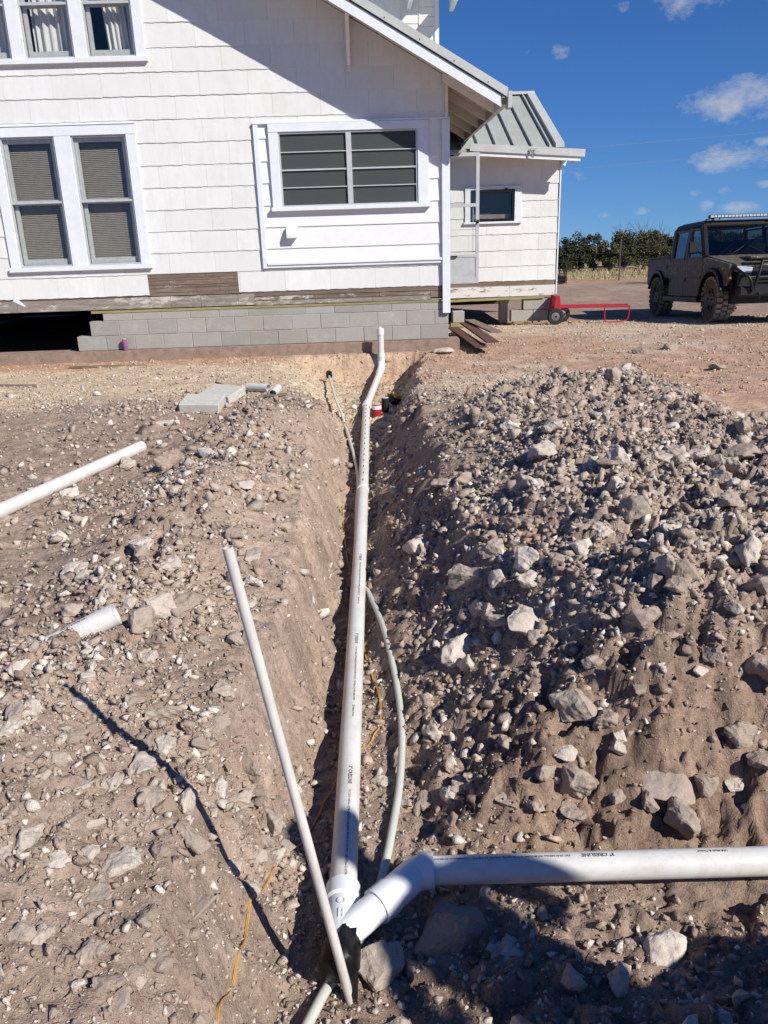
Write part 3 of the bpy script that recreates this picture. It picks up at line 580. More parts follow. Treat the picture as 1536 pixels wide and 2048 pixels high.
for k in range(14):
    idx = rest[T == k]; n = len(idx); v, f = pebs[k]; nv = len(v)
    if n == 0: continue
    q = rng.normal(size=(n, 4)); q[:, 0] += 1.2; q[:, 1:3] *= .55; q /= np.linalg.norm(q, axis=1)[:, None]; w, a, b, c = q.T
    Rm = np.stack([1-2*(b*b+c*c), 2*(a*b-c*w), 2*(a*c+b*w), 2*(a*b+c*w), 1-2*(a*a+c*c), 2*(b*c-a*w), 2*(a*c-b*w), 2*(b*c+a*w), 1-2*(a*a+b*b)], -1).reshape(n, 3, 3)
    P = np.einsum('nij,vj->nvi', Rm, v)*S[idx, 2][:, None, None]*rng.uniform(.8, 1.2, (n, 1, 3)); P[..., 0] += S[idx, 0][:, None]; P[..., 1] += S[idx, 1][:, None]; P[..., 2] += (SZ[idx]+S[idx, 2]*.22)[:, None]
    x, y = S[idx, 0], S[idx, 1]; g = soil_color(x, y); u = rng.random((n, 1)); t = rng.uniform(.8, 1.2, (n, 1))
    lightc = g*.3+np.array([.50, .42, .345])*.7; pale = np.array([.66, .59, .51])*np.ones((n, 1)); c_ = np.where(u < .40, g*.95, np.where(u < .80, lightc, pale))*t
    Vv.append(P.reshape(-1, 3)); Ff.append((f[None]+(base+np.arange(n)*nv)[:, None, None]).reshape(-1, 3)); Cc.append(np.repeat(c_, nv, 0)); base += n*nv
Vv = np.concatenate(Vv).astype(np.float32); Ff = np.concatenate(Ff).astype(np.int32); Cc = np.concatenate(Cc)
me = bpy.data.meshes.new('rubble'); me.vertices.add(len(Vv)); me.vertices.foreach_set('co', Vv.ravel()); me.loops.add(Ff.size); me.loops.foreach_set('vertex_index', Ff.ravel())
me.polygons.add(len(Ff)); me.polygons.foreach_set('loop_start', np.arange(0, Ff.size, 3, dtype=np.int32)); me.update(calc_edges=True); me.materials.append(MT['rubble'])
ca = me.color_attributes.new('col', 'FLOAT_COLOR', 'POINT'); ca.data.foreach_set('color', np.concatenate([np.clip(Cc, .02, .9), np.ones((len(Cc), 1))], 1).astype(np.float32).ravel())
tag(link(bpy.data.objects.new('gravel', me)), 'small broken stones and gravel strewn over the dug soil', 'gravel', kind='stuff')
INFO = ('rubble', len(rest), 'tris', len(Ff), 'ground', nx*ny)
# ------------------------------------------------------------------ farmhouse
YW_ = 11.55                                                        # front face of the gable wall
SL = .571                                                          # roof slope
def barge_z(x): return 3.046-SL*(x-1.855)                            # underside of the barge board
def rect_minus(rects, hole):
    out = []; hx0, hx1, hz0, hz1 = hole
    for x0, x1, z0, z1 in rects:
        if hx1 <= x0 or hx0 >= x1 or hz1 <= z0 or hz0 >= z1: out.append((x0, x1, z0, z1)); continue
        if hz0 > z0: out.append((x0, x1, z0, hz0))
        if hz1 < z1: out.append((x0, x1, hz1, z1))
        a, b = max(z0, hz0), min(z1, hz1)
        if hx0 > x0: out.append((x0, hx0, a, b))
        if hx1 < x1: out.append((hx1, x1, a, b))
    return [r for r in out if r[1]-r[0] > .004 and r[3]-r[2] > .004]
def clip_poly(poly, f):                                            # keep the side where f(u,v) >= 0
    out = []
    for i in range(len(poly)):
        a, b = poly[i], poly[(i+1) % len(poly)]; fa, fb = f(*a), f(*b)
        if fa >= 0: out.append(a)
        if fa*fb < 0: t = fa/(fa-fb); out.append((a[0]+(b[0]-a[0])*t, a[1]+(b[1]-a[1])*t))
    return out
house = thing('farmhouse', 'white shingled farmhouse raised on a grey block foundation', 'house', (-2, 11.6, 0))
def hp(mb, name, mat, parent=None, **k):
    o = mb.build(name, MT[mat] if isinstance(mat, str) else mat, None, **k)
    if parent is None or parent is house: o.parent = house; o.matrix_parent_inverse = Matrix.Translation(house.location).inverted()
    else: o.parent = parent
    return o
rS = random.Random(11)
def shingles(parent, X0, X1, zs, yf, joint0, holes=(), topf=None, name='shingle', skip=None):
    w = .6275
    for r in range(len(zs)-1):
        z0, z1 = zs[r], zs[r+1]+.02; off = joint0+(w/2 if r % 2 else 0)+rS.uniform(-.012, .012)
        x = off-w*math.ceil((off-X0)/w)
        while x < X1:
            a, b = max(x+.001, X0), min(x+w-.001, X1); x += w
            if b-a < .02: continue
            rects = [(a, b, z0, z1)]
            for h in holes: rects = rect_minus(rects, h)
            if skip: rects = [q for q in rects if not skip(q)]
            if not rects: continue
            mb = MB(); ph = rS.uniform(0, 6.28); lift = rS.uniform(0, .004); dz = rS.uniform(-.003, .003)
            for (p, q, c, d) in rects:
                n = max(2, int((q-p)/.035)); wave = abs(c-z0) < 1e-6
                bot = [(p+(q-p)*i/n, c+(dz+.0026*math.sin((p+(q-p)*i/n)*27+ph)+.0016*math.sin((p+(q-p)*i/n)*61+ph*2) if wave else 0)) for i in range(n+1)]
                poly = bot+[(q, d), (p, d)]
                if topf: poly = clip_poly(poly, topf)
                if len(poly) < 3: continue
                def yy(zv): return yf-lift*(1-(zv-z0)/(z1-z0))-.008*(1-min(1, (zv-z0)/(z1-z0)))
                m = len(poly); mb.add([(u, yy(v), v) for u, v in poly]+[(u, yf+.012, v) for u, v in poly], [tuple(range(m))]+[(i, i+m, (i+1) % m+m, (i+1) % m) for i in range(m)])
            if mb.v: hp(mb, name, 'shingle', parent)
def shell(name, rects, y0, y1, mat, parent=None):
    mb = MB()
    for r in rects: mb.box(r[0], r[1], y0, y1, r[2], r[3])
    return hp(mb, name, mat, parent)
# openings (x0, x1, z0, z1)
LOW = [(-4.602, -3.895, 1.30, 2.918), (-3.68, -2.96, 1.30, 2.918)]
UPP = [(-4.86, -4.258, 3.812, 5.05), (-4.092, -3.473, 3.812, 5.05), (-3.307, -2.698, 3.812, 5.05)]
BIG = (-.975, .865, 1.965, 2.885)
holes = LOW+UPP+[BIG]
rects = [(-8.0, 1.27, .70, 6.6)]
for h in holes: rects = rect_minus(rects, h)
gm_ = MB()
for r in rects:
    poly = clip_poly([(r[0], r[2]), (r[1], r[2]), (r[1], r[3]), (r[0], r[3])], lambda u, v: barge_z(u)+.12-v)
    if len(poly) > 2: gm_.prism(poly, YW_+.014, YW_+.12)
gable = hp(gm_, 'gable_wall', 'interior')
# shell of the house: side, rear and left walls, floor, ceiling
sh = MB(); sh.box(1.17, 1.27, YW_+.12, 20, .70, 3.28); sh.box(-8, 1.17, 19.9, 20, 0, 5); sh.box(-8.1, -8, YW_+.014, 20, 0, 7); sh.box(-8, 1.17, YW_+.12, 19.9, .70, .82)
hp(sh, 'house_shell', 'interior')
zs = [.878, 1.154]+[1.154+.2755*k for k in range(1, 20)]
panel = (-1.294, 1.30, 1.18, 3.005)
sh_holes = [(-4.75, -2.835, 1.24, 3.055), (-5.1, -2.58, 3.755, 5.2), panel, (-2.906, -1.66, .80, 1.157)]
shingles(gable, -6.6, 1.255, zs, YW_, -1.635, sh_holes, lambda u, v: barge_z(u)+.10-v)
# broken chip hanging from the bottom course
hp(MB().prism([(-4.80, .86), (-4.74, .90), (-4.63, .79), (-4.645, .775)], YW_-.02, YW_-.012), 'shingle_chip', 'trim', gable)
# old boards showing where the shingles are gone
def planks(z0, z1, joints, mat, y=YW_+.002, name='board'):
    for a, b in zip(joints[:-1], joints[1:]):
        hp(MB().box(a+.002, b-.002, y-rS.uniform(0, .004), y+.012, z0+.002, z1-.002), name, mat, gable)
rows = [1.158, 1.10, 1.065, 1.005, .965, .905, .862]
for k in range(6):
    j = [-2.93, -2.93+rS.uniform(.25, .7), -2.93+rS.uniform(.8, 1.1), -1.64]; planks(rows[k+1], rows[k], j, 'wood_chip' if k in (3,) else 'wood_dark')
planks(.70, .855, [-7.5, -4.75, -2.62, -2.2, -1.68, -1.45], 'wood_grey', YW_-.012, 'sill_board')
planks(.857, .885, [-7.5, -2.93], 'wood_dark', YW_+.004)
planks(.815, .885, [-1.64, 0.1, 1.23], 'wood_dark', YW_+.003); planks(.757, .812, [-1.45, -1.17, .3, 1.02], 'wood_chip', YW_-.006); planks(.69, .754, [-1.45, -1.19, -.6, .2, 1.02], 'wood_grey', YW_-.010)
planks(.72, .812, [1.02, 1.23], 'wood_dark', YW_+.001)
hp(MB().box(-3.75, 1.17, YW_-.004, YW_+.10, .652, .688), 'sill_plate', 'treated', bevel=.003)
# ---- windows: casing > sashes, panes
def rect_frame(mb, x0, x1, z0, z1, w, y0, y1, wb=None):
    wb = w if wb is None else wb
    mb.box(x0, x0+w, y0, y1, z0, z1); mb.box(x1-w, x1, y0, y1, z0, z1); mb.box(x0+w, x1-w, y0, y1, z1-w, z1); mb.box(x0+w, x1-w, y0, y1, z0, z0+wb)
def sash_unit(parent, x0, x1, z0, z1, zm, blind=False, curtain=0):
    mb = MB(); rect_frame(mb, x0+.003, x1-.003, z0+.003, z1-.003, .018, YW_-.012, YW_+.03); mb.box(x0+.02, x1-.02, YW_-.010, YW_+.02, zm-.014, zm+.014)
    hp(mb, 'storm_frame', 'alu', parent)
    s = MB(); rect_frame(s, x0+.022, x1-.022, z0+.022, zm+.02, .052, YW_+.055, YW_+.085, .075); hp(s, 'lower_sash', 'sash', parent)
    s = MB(); rect_frame(s, x0+.022, x1-.022, zm-.02, z1-.022, .052, YW_+.035, YW_+.055); hp(s, 'upper_sash', 'sash', parent)
    hp(MB().box(x0+.02, x1-.02, YW_+.004, YW_+.007, zm+.012, z1-.02), 'glass_pane', 'glass', parent); hp(MB().box(x0+.02, x1-.02, YW_+.010, YW_+.013, z0+.02, zm-.012), 'glass_pane', 'glass', parent)
    if blind:
        b = MB(); n = int((z1-z0-.06)/.0225)
        for k in range(n):
            z = z0+.05+k*.0225; b.add([(x0+.04, YW_+.105, z), (x1-.04, YW_+.105, z), (x1-.04, YW_+.116, z+.0185), (x0+.04, YW_+.116, z+.0185)], [(0, 1, 2, 3)])
        hp(b, 'blind', 'blind', parent, fix=False)
        c = MB(); c.box(x0+.08, x1-.22, YW_+.14, YW_+.15, z0+.05, z0+.98); hp(c, 'shade', 'blind', parent)
    if curtain:
        c = MB(); nx_, nz_ = 26, 10; vs = []; r = random.Random(curtain); hem = z0+.06; top = z1
        for j in range(nz_+1):
            for i in range(nx_+1):
                u, v = i/nx_, j/nz_; xx = x0+.05+(x1-x0-.1)*(u*(.9 if curtain == 1 else .62)+(.05 if curtain == 1 else .34-.12*v)); vs.append((xx, YW_+.16+.02*math.sin(u*31+curtain)+.012*math.sin(u*13), hem+(top-hem)*v+.03*math.sin(u*9+curtain)*(1-v)))
        c.add(vs, [(j*(nx_+1)+i, j*(nx_+1)+i+1, (j+1)*(nx_+1)+i+1, (j+1)*(nx_+1)+i) for j in range(nz_) for i in range(nx_)]); hp(c, 'curtain', 'curtain', parent, smooth=True, fix=False)
def casing(xo0, xo1, zo0, zo1, ops, head=.135, name='window'):
    mb = MB(); y0, y1 = YW_-.030, YW_+.02
    xs_ = [xo0]+[v for o in ops for v in (o[0], o[1])]+[xo1]; zb, zt = ops[0][2], ops[0][3]
    for i in range(0, len(xs_), 2): mb.box(xs_[i], xs_[i+1], y0, y1, zb+.001, zt)
    mb.box(xo0, xo1, y0-.003, y1, zt+.001, zo1); mb.box(xo0-.02, xo1+.02, y0-.03, y1, zo0, zb)
    mb.box(xo0-.01, xo1+.01, y0-.012, y1, zo1+.001, zo1+.02)
    return hp(mb, name, 'trim', bevel=.003)
w1 = casing(-4.735, -2.83, 1.238, 3.04, LOW)
for o in LOW: sash_unit(w1, *o, 2.12, blind=True)
tag(w1, 'lower window with tan blinds behind its panes')
w2 = casing(-5.02, -2.573, 3.752, 5.2, UPP)
for o, c in zip(UPP, (1, 1, 2)): sash_unit(w2, *o, 4.42, curtain=c)
tag(w2, 'upper window with torn white curtains')
# dark panels behind the windows, the gloom of unlit rooms put into their colour
rm = MB(); rm.box(-5.3, -2.4, YW_+.55, YW_+.6, 1.0, 3.2); rm.box(-5.3, -2.3, YW_+.9, YW_+.95, 3.4, 5.4); rm.box(-1.2, 1.15, YW_+.5, YW_+.55, 1.7, 3.1); hp(rm, 'dark_backing', 'interior')
# ---- lap-sided panel with the wide window
lz = [1.25, 1.44, 1.717, 1.993, 2.273, 2.543, 2.819, 2.985]
for a, b in zip(lz[:-1], lz[1:]):
    for x0, x1, z0, z1 in rect_minus([(-1.235, 1.192, a, b+.012)], (-1.06, .97, 1.95, 2.95)):
        mb = MB(); f0 = 0 if abs(z0-a) < 1e-6 else (z0-a)/(b-a)
        ya = YW_-.020+.014*f0; yb = YW_-.006 if z1 > b else YW_-.020+.014*(z1-a)/(b-a)
        mb.add([(x0, ya, z0), (x1, ya, z0), (x1, yb, z1), (x0, yb, z1), (x0, YW_+.013, z0), (x1, YW_+.013, z0), (x1, YW_+.013, z1), (x0, YW_+.013, z1)], [(0, 1, 2, 3), (4, 7, 6, 5), (0, 4, 5, 1), (3, 2, 6, 7), (0, 3, 7, 4), (1, 5, 6, 2)])
        hp(mb, 'lap_board', 'lap', gable)
hp(MB().box(-1.296, -1.232, YW_-.040, YW_+.013, 1.182, 2.985), 'trim_board', 'trim', gable, bevel=.003)
hp(MB().box(-1.30, 1.296, YW_-.046, YW_+.013, 2.986, 3.012), 'trim_board', 'trim', gable, bevel=.003)
t_ = MB(); t_.box(-1.231, 1.182, YW_-.036, YW_+.013, 1.183, 1.222); t_.box(-1.231, 1.182, YW_-.052, YW_+.013, 1.2225, 1.255); hp(t_, 'trim_ledge', 'trim', gable, bevel=.003)
pz = float(ony(902.7, 626, 11.47)[2])
hp(MB().box(1.186, 1.294, YW_-.055, YW_-.018, pz, 2.985), 'corner_board', 'trim', gable, bevel=.003)
hp(MB().box(1.258, 1.288, YW_-.017, YW_+.10, .60, 2.985), 'corner_return', 'trim', gable)
hp(MB().box(1.235, 1.275, YW_-.028, YW_+.013, 3.013, 3.46), 'corner_board', 'soffit', gable)
wb = MB(); y0, y1 = YW_-.050, YW_+.02
wb.box(-1.101, -.975, y0, y1, 1.966, 2.885); wb.box(.865, 1.009, y0, y1, 1.966, 2.885); wb.box(-1.101, 1.009, y0-.003, y1, 2.886, 2.984); wb.box(-1.12, 1.03, y0-.035, y1, 1.915, 1.965)
w3 = hp(wb, 'window', 'trim', bevel=.003); tag(w3, 'wide screened window with four rows of panes')
fr = MB(); rect_frame(fr, -.973, .863, 1.967, 2.883, .020, YW_-.035, YW_+.02); fr.box(-.082, -.012, YW_-.038, YW_+.02, 1.988, 2.862); hp(fr, 'metal_frame', 'alu', w3)
for x0, x1 in ((-.953, -.082), (-.012, .843)):
    for k in range(4):
        z0, z1 = 1.988+k*.2185, 1.988+(k+1)*.2185; hp(MB().box(x0, x1, YW_+.020, YW_+.023, z0+.004, z1-.004), 'pane', 'glass', w3)
        if k: hp(MB().box(x0, x1, YW_-.030, YW_-.012, z0-(.010 if k == 2 else .006), z0+(.010 if k == 2 else .006)), 'muntin', 'alu', w3)
    hp(MB().box(x0, x1, YW_-.010, YW_-.008, 1.988, 2.862), 'insect_screen', 'screen', w3)
# vent hood
vh = MB(); vh.prism([(YW_-.02, 1.715), (YW_-.02, 1.575), (YW_-.115, 1.565), (YW_-.115, 1.625), (YW_-.055, 1.715)], -.945, -.795, 'yz'); hp(vh, 'vent_hood', 'trim', bevel=.006)
# ---- roof
XE = 1.90; XT = -9.0; YF = 10.94
def slope_box(x0, x1, y0, y1, o0, o1):                                # slab following the roof slope, o = height above the barge underside
    return [(x0, y0, barge_z(x0)+o0), (x1, y0, barge_z(x1)+o0), (x1, y1, barge_z(x1)+o0), (x0, y1, barge_z(x0)+o0), (x0, y0, barge_z(x0)+o1), (x1, y0, barge_z(x1)+o1), (x1, y1, barge_z(x1)+o1), (x0, y1, barge_z(x0)+o1)]
BF = [(3, 2, 1, 0), (4, 5, 6, 7), (0, 1, 5, 4), (1, 2, 6, 5), (2, 3, 7, 6), (3, 0, 4, 7)]
roof = hp(MB().add(slope_box(XT, 1.93, YF+.012, 16.6, .175, .235), BF), 'roof', 'roof')
hp(MB().add(slope_box(XT, 1.868, YF, YF+.035, 0, .128), BF), 'barge_board', 'trim', roof)
hp(MB().add(slope_box(XT, 1.885, YF+.018, YF+.034, .130, .172), BF), 'barge_shadow_strip', 'shade_strip', roof)  # recessed strip coloured dark for the shade under the flashing
hp(MB().add(slope_box(XT, 1.955, YF-.022, YF+.010, .150, .255), BF), 'rake_flashing', 'metal', roof)
hp(MB().prism([(YF-.03, 3.02), (YF+.16, 3.02), (YF+.16, 3.21), (YF-.03, 3.205)], 1.957, 2.005, 'yz'), 'gutter_end', 'metal', roof)
nail = MB()
for k in range(9): x = 1.7-k*.42; nail.box(x, x+.012, YF-.026, YF-.0225, barge_z(x)+.172, barge_z(x)+.184)
hp(nail, 'flashing_screws', 'blackrub', roof)
for k, (o0) in enumerate(np.arange(0, 6)):                          # boards of the eave deck, running along the eave
    xa = 1.265+k*.106; hp(MB().add(slope_box(xa+.003, xa+.103, YF+.04, 16.5, .105, .130), BF), 'deck_board', 'soffit', roof)
for k in range(16): xa = 1.265-(k+1)*.30; hp(MB().add(slope_box(xa+.003, xa+.297, YF+.04, YW_+.1, .110, .135), BF), 'deck_board', 'soffit', roof)
for y in (11.50, 12.23, 12.95, 13.67, 14.45, 15.2):
    hp(MB().add(slope_box(1.20, 1.872, y-.045, y, -.005, .104), BF), 'rafter_tail', 'soffit', roof)
hp(MB().add([(1.874, YF+.037, barge_z(1.874)), (1.893, YF+.037, barge_z(1.874)), (1.893, 16.4, barge_z(1.874)-.03), (1.874, 16.4, barge_z(1.874)-.03), (1.874, YF+.037, 3.17), (1.893, YF+.037, 3.17), (1.893, 16.4, 3.14), (1.874, 16.4, 3.14)], BF), 'eave_fascia', 'metal', roof)
hp(MB().box(1.92, 2.0, YF+.17, 16.4, 3.08, 3.16), 'gutter', 'metal', roof)
hp(MB().box(-.028, .022, YW_-.10, YW_-.012, 3.575, 4.25), 'knee_brace', 'soffit', roof, bevel=.003)
hp(MB().bar((-.003, YW_-.08, 3.66), (-.003, YF+.06, 4.13), .045, .08), 'knee_strut', 'soffit', roof)
# upper storey set back above the roof
up = hp(MB().box(-7, 1.335, 13.512, 13.6, 3.2, 7.2), 'upper_wall', 'interior')
shingles(up, -.5, 1.06, [3.7+.2755*k for k in range(8)], 13.50, -1.4)
for k in range(14): z = 3.72+k*.127; hp(MB().box(1.075, 1.295, 13.49+rS.uniform(0, .004), 13.511, z+.002, z+.125), 'lap_board', 'soffit', up)
hp(MB().box(1.062, 1.074, 13.482, 13.511, 3.6, 5.6), 'trim_board', 'soffit', up); hp(MB().box(1.296, 1.36, 13.47, 13.6, 3.6, 5.7), 'corner_board', 'trim', up)
for px in (822, 912):
    p = ony(px, 5, 13.0); hp(MB().box(p[0]-.03, p[0]+.03, 13.0, 13.6, p[2]+.03, p[2]+.30), 'rafter_tail', 'trim', up)
hp(MB().box(-7, 2.0, 12.95, 15, 5.25, 5.33), 'upper_soffit', 'soffit', up)
# ---- rear addition
YA = 14.8
ad_open = (2.03, 2.795, 1.74, 2.26)
aw = MB()
for r in rect_minus([(1.28, 3.57, .45, 2.95)], ad_open): aw.box(r[0], r[1], YA+.014, YA+.1, r[2], r[3])
aw.box(3.47, 3.57, YA+.1, 18.9, .45, 2.95); aw.box(1.28, 3.47, 18.8, 18.9, 0, 3.2)
add = hp(aw, 'addition_wall', 'interior')
shingles(add, 1.285, 3.575, [.725, .98]+[.98+.2722*k for k in range(1, 9)], YA, 2.62, [(1.93, 2.91, 1.715, 2.315)], lambda u, v: 2.93-v)
hp(MB().box(3.578, 3.600, YA-.02, YA+.05, .47, 2.72), 'corner_board', 'trim', add)
aj = [1.285, 2.25, 3.0, 3.57]
for a, b in zip(aj[:-1], aj[1:]):
    hp(MB().box(a+.002, b-.002, YA+.001, YA+.012, .64, .722), 'board', 'wood_dark', add)
for a, b in zip([1.285, 2.74, 3.57][:-1], [1.285, 2.74, 3.57][1:]): hp(MB().box(a+.002, b-.002, YA-.012, YA+.012, .455, .638), 'sill_board', 'wood_white', add)
hp(MB().bar((1.285, YA+.03, .405), (3.37, YA+.03, .428), .1, .045), 'sill_plate', 'treated', add)
aw1 = MB(); y0, y1 = YA-.03, YA+.012
aw1.box(1.925, 2.03, y0, y1, 1.74, 2.26); aw1.box(2.795, 2.915, y0, y1, 1.74, 2.26); aw1.box(1.925, 2.915, y0-.002, y1, 2.261, 2.318); aw1.box(1.90, 2.93, y0-.02, y1, 1.705, 1.739)
aw1 = hp(aw1, 'window', 'trim', bevel=.003); tag(aw1, 'small black framed window of the rear addition')
f = MB(); rect_frame(f, 2.032, 2.793, 1.742, 2.258, .045, YA-.042, YA+.02); f.box(2.62, 2.66, YA-.05, YA-.043, 2.25, 2.285); hp(f, 'black_frame', 'black', aw1)
hp(MB().box(2.07, 2.75, YA+.004, YA+.008, 1.78, 2.22), 'glass_pane', 'glass', aw1); hp(MB().box(2.08, 2.74, YA+.05, YA+.06, 1.79, 1.86), 'inner_ledge', 'wood_grey', aw1); hp(MB().box(1.9, 3.0, YA+.25, YA+.3, 1.6, 2.4), 'room_backing', 'interior', aw1)  # backing panel coloured dark in place of an unlit room
ar = hp(MB().add([(.9, 14.38, 2.87), (3.50, 14.38, 2.87), (3.50, 16.95, 4.04), (.9, 16.95, 4.04), (.9, 14.38, 2.80), (3.50, 14.38, 2.80), (3.50, 16.95, 3.97), (.9, 16.95, 3.97)], BF), 'addition_roof', 'roof')
hp(MB().add([(.9, 16.96, 4.03), (3.50, 16.96, 4.03), (3.50, 19.3, 2.9), (.9, 19.3, 2.9), (.9, 16.96, 3.97), (3.50, 16.96, 3.97), (3.50, 19.3, 2.84), (.9, 19.3, 2.84)], BF), 'rear_slope', 'roof', ar)
for k in range(8):
    x = 3.28-k*.295; hp(MB().add([(x, 14.39, 2.876), (x+.022, 14.39, 2.876), (x+.022, 16.9, 4.02), (x, 16.9, 4.02), (x, 14.39, 2.925), (x+.022, 14.39, 2.925), (x+.022, 16.9, 4.07), (x, 16.9, 4.07)], BF), 'standing_seam', 'roof', ar)
hp(MB().add([(3.385, 14.36, 2.868), (3.53, 14.36, 2.868), (3.53, 16.97, 4.048), (3.385, 16.97, 4.048), (3.385, 14.36, 2.93), (3.53, 14.36, 2.93), (3.53, 16.97, 4.11), (3.385, 16.97, 4.11)], BF), 'rake_trim', 'metal', ar)
hp(MB().bar((.9, 16.95, 4.07), (3.53, 16.95, 4.07), .16, .05), 'ridge_cap', 'metal', ar)
hp(MB().bar((1.95, 14.345, 2.905), (3.875, 14.345, 2.765), .03, .115), 'eave_flashing', 'metal', ar)
hp(MB().bar((2.0, 14.37, 2.815), (3.81, 14.37, 2.68), .025, .075), 'fascia_board', 'trim', ar)
hp(MB().box(1.29, 3.75, 14.40, YA+.014, 2.77, 2.79), 'soffit_board', 'soffit', ar)
for x, y in ((3.70, 14.47), (3.63, 14.75)): hp(MB().prism([(x-.05, 2.70), (x+.05, 2.70), (x+.02, 2.60), (x-.02, 2.62)], y-.02, y+.02), 'bracket', 'trim', ar)
fl = MB()
for k in range(5): a = k*.7; fl.bar((2.96+.03*math.cos(a), 14.31, 2.83+.03*math.sin(a)), (3.04+.05*math.cos(a+.4), 14.29, 2.80+.05*math.sin(a*1.7)), .012, .012)
hp(fl, 'loose_flashing', 'metal', ar)
# storm door standing open on the side wall
dr = MB(); YD = 12.8
rect_frame(dr, 1.31, 1.885, .82, 2.69, .052, YD, YD+.03, .09); dr.box(1.362, 1.833, YD, YD+.03, 1.935, 1.985); dr.box(1.362, 1.833, YD, YD+.03, 1.21, 1.255)
door = hp(dr, 'storm_door', 'alu', bevel=.002); tag(door, 'open aluminium storm door on the side of the house')
hp(MB().box(1.363, 1.832, YD+.012, YD+.016, 1.256, 1.934), 'glass_pane', 'glass', door); hp(MB().box(1.363, 1.832, YD+.012, YD+.016, 1.986, 2.637), 'glass_pane', 'glass', door); hp(MB().box(1.363, 1.832, YD+.008, YD+.020, .911, 1.209), 'kick_panel', 'alu', door)
gr = MB(); gr.box(1.79, 1.80, YD+.018, YD+.026, 1.26, 1.93); gr.box(1.37, 1.83, YD+.018, YD+.026, 1.29, 1.30); gr.box(1.37, 1.83, YD+.018, YD+.026, 1.61, 1.617); hp(gr, 'screen_grid', 'alu', door)
hp(MB().box(1.845, 1.875, YD-.04, YD-.002, 1.70, 1.745).box(1.825, 1.87, YD-.05, YD-.04, 1.715, 1.728), 'handle', 'black', door); hp(MB().bar((1.36, YD-.02, 1.225), (1.55, YD-.012, 1.225), .02, .02), 'closer', 'black', door); hp(MB().box(1.45, 1.50, YD-.01, YD-.002, 2.645, 2.665), 'latch', 'black', door)
# ---- block foundation
fnd = thing('block_foundation', 'grey concrete block foundation laid on a stained concrete footing under the house', 'block wall', (-1.4, 11.6, 0))
def fp(mb, name, mat, **k):
    o = mb.build(name, MT[mat], None, **k); o.parent = fnd; o.matrix_parent_inverse = Matrix.Translation(fnd.location).inverted(); return o
fp(MB().box(-9, 1.42, 11.44, 11.80, -.3, .138), 'footing', 'footing')
fp(MB().box(-3.985, 1.262, YW_+.006, YW_+.19, .141, .343).box(-3.78, 1.262, YW_+.006, YW_+.19, .343, .546).box(-3.58, 1.262, YW_+.006, YW_+.19, .546, .650), 'mortar_core', 'mortar')
blk = {}
def cblock(x0, x1, z0, z1, y=YW_, fn=fp):
    o = fn(MB().box(x0+.0035, x1-.0035, y+rS.uniform(-.003, .003), y+.192, z0+.0035, z1-.0035), 'concrete_block', 'block', bevel=.004); return o
for row, (xl, z0, z1) in enumerate(((-4.003, .141, .343), (-3.797, .343, .546), (-3.597, .546, .651))):
    x = xl
    while x < 1.27: cblock(x, min(x+.406, 1.275), z0, z1); x += .406
fnd2 = thing('foundation_pier', 'short stepped grey block wall under the corner of the rear addition', 'block wall', (3.1, 14.9, 0))
def fp2(mb, name, mat, **k):
    o = mb.build(name, MT[mat], None, **k); o.parent = fnd2; o.matrix_parent_inverse = Matrix.Translation(fnd2.location).inverted(); return o
for x0, x1, z0, z1 in ((2.78, 3.186, .0, .205), (3.186, 3.54, .0, .205), (3.0, 3.40, .205, .405), (3.40, 3.54, .205, .405)): cblock(x0, x1, z0, z1, YA+.01, fp2)
pr = thing('support_pier', 'pale post under the rear addition inside the dark crawlspace opening', 'pier', (2.7, 15.2, 0))
o = MB().box(-.07, .07, -.1, .1, -.05, .36).box(-.12, .12, -.12, .12, .361, .40).build('post', MT['block'], pr)
# ------------------------------------------------------------------ pipes in the trench
RP = .0445
def lettering(text, length_scale, p, q, r, ang, parent, start, flip=False, size=.018):
    """printed line wrapped round a pipe from p to q, at angle ang from the top, starting at distance start from p"""
    cu = bpy.data.curves.new('lettering', 'FONT'); cu.body = text; cu.size = size; cu.resolution_u = 2; cu.offset = .0004 if size > .014 else .00012; cu.space_character = length_scale
    to = bpy.data.objects.new('lettering_src', cu); col.objects.link(to); bpy.context.view_layer.update()
    me = bpy.data.meshes.new_from_object(to.evaluated_get(bpy.context.evaluated_depsgraph_get())); bpy.data.objects.remove(to)
    bm = bmesh.new(); bm.from_mesh(me); bmesh.ops.triangulate(bm, faces=list(bm.faces)); bm.to_mesh(me); bm.free()
    p, q = Vector(p), Vector(q); t = (q-p).normalized(); up = Vector((0, 0, 1)); u = (up-t*up.dot(t)).normalized(); w = t.cross(u)
    for v in me.vertices:
        s, h = v.co.x, size*.35-v.co.y
        if flip: s, h = -s, -h
        a = ang+h/r; d = start+s; v.co = p+t*d+(u*math.cos(a)+w*math.sin(a))*(r+.0007)
    me.materials.clear(); me.materials.append(MT['ink']); o = bpy.data.objects.new('printed_lettering', me); link(o, parent); return o
def on_pipe(z, px, py): return onz(px, py, z)
A0 = Vector(onz(686, 1782, -.40)); A1 = Vector(onz(726, 980, -.42)); A2 = Vector(onz(733, 812, -.40))
E0 = Vector((.262, 11.12, -.235)); S0 = Vector((.288, 11.27, -.12)); S1 = Vector(ony(760.5, 657, 11.27))
mp_ = thing('sewer_pipe', 'long white plastic sewer pipe running down the trench to a capped riser at the house', 'pipe')
o = MB().tube([A0, A1], RP, 32).build('pipe', MT['pvc'], mp_, smooth=True)
TXT = '3" CRESLINE  PVC DUV  NSFdwv ASTM D2665 SCH 40  260 PSI WATER AT 73F PVC 1120 NSFpw-G ASTM D1785-21  PPFA'
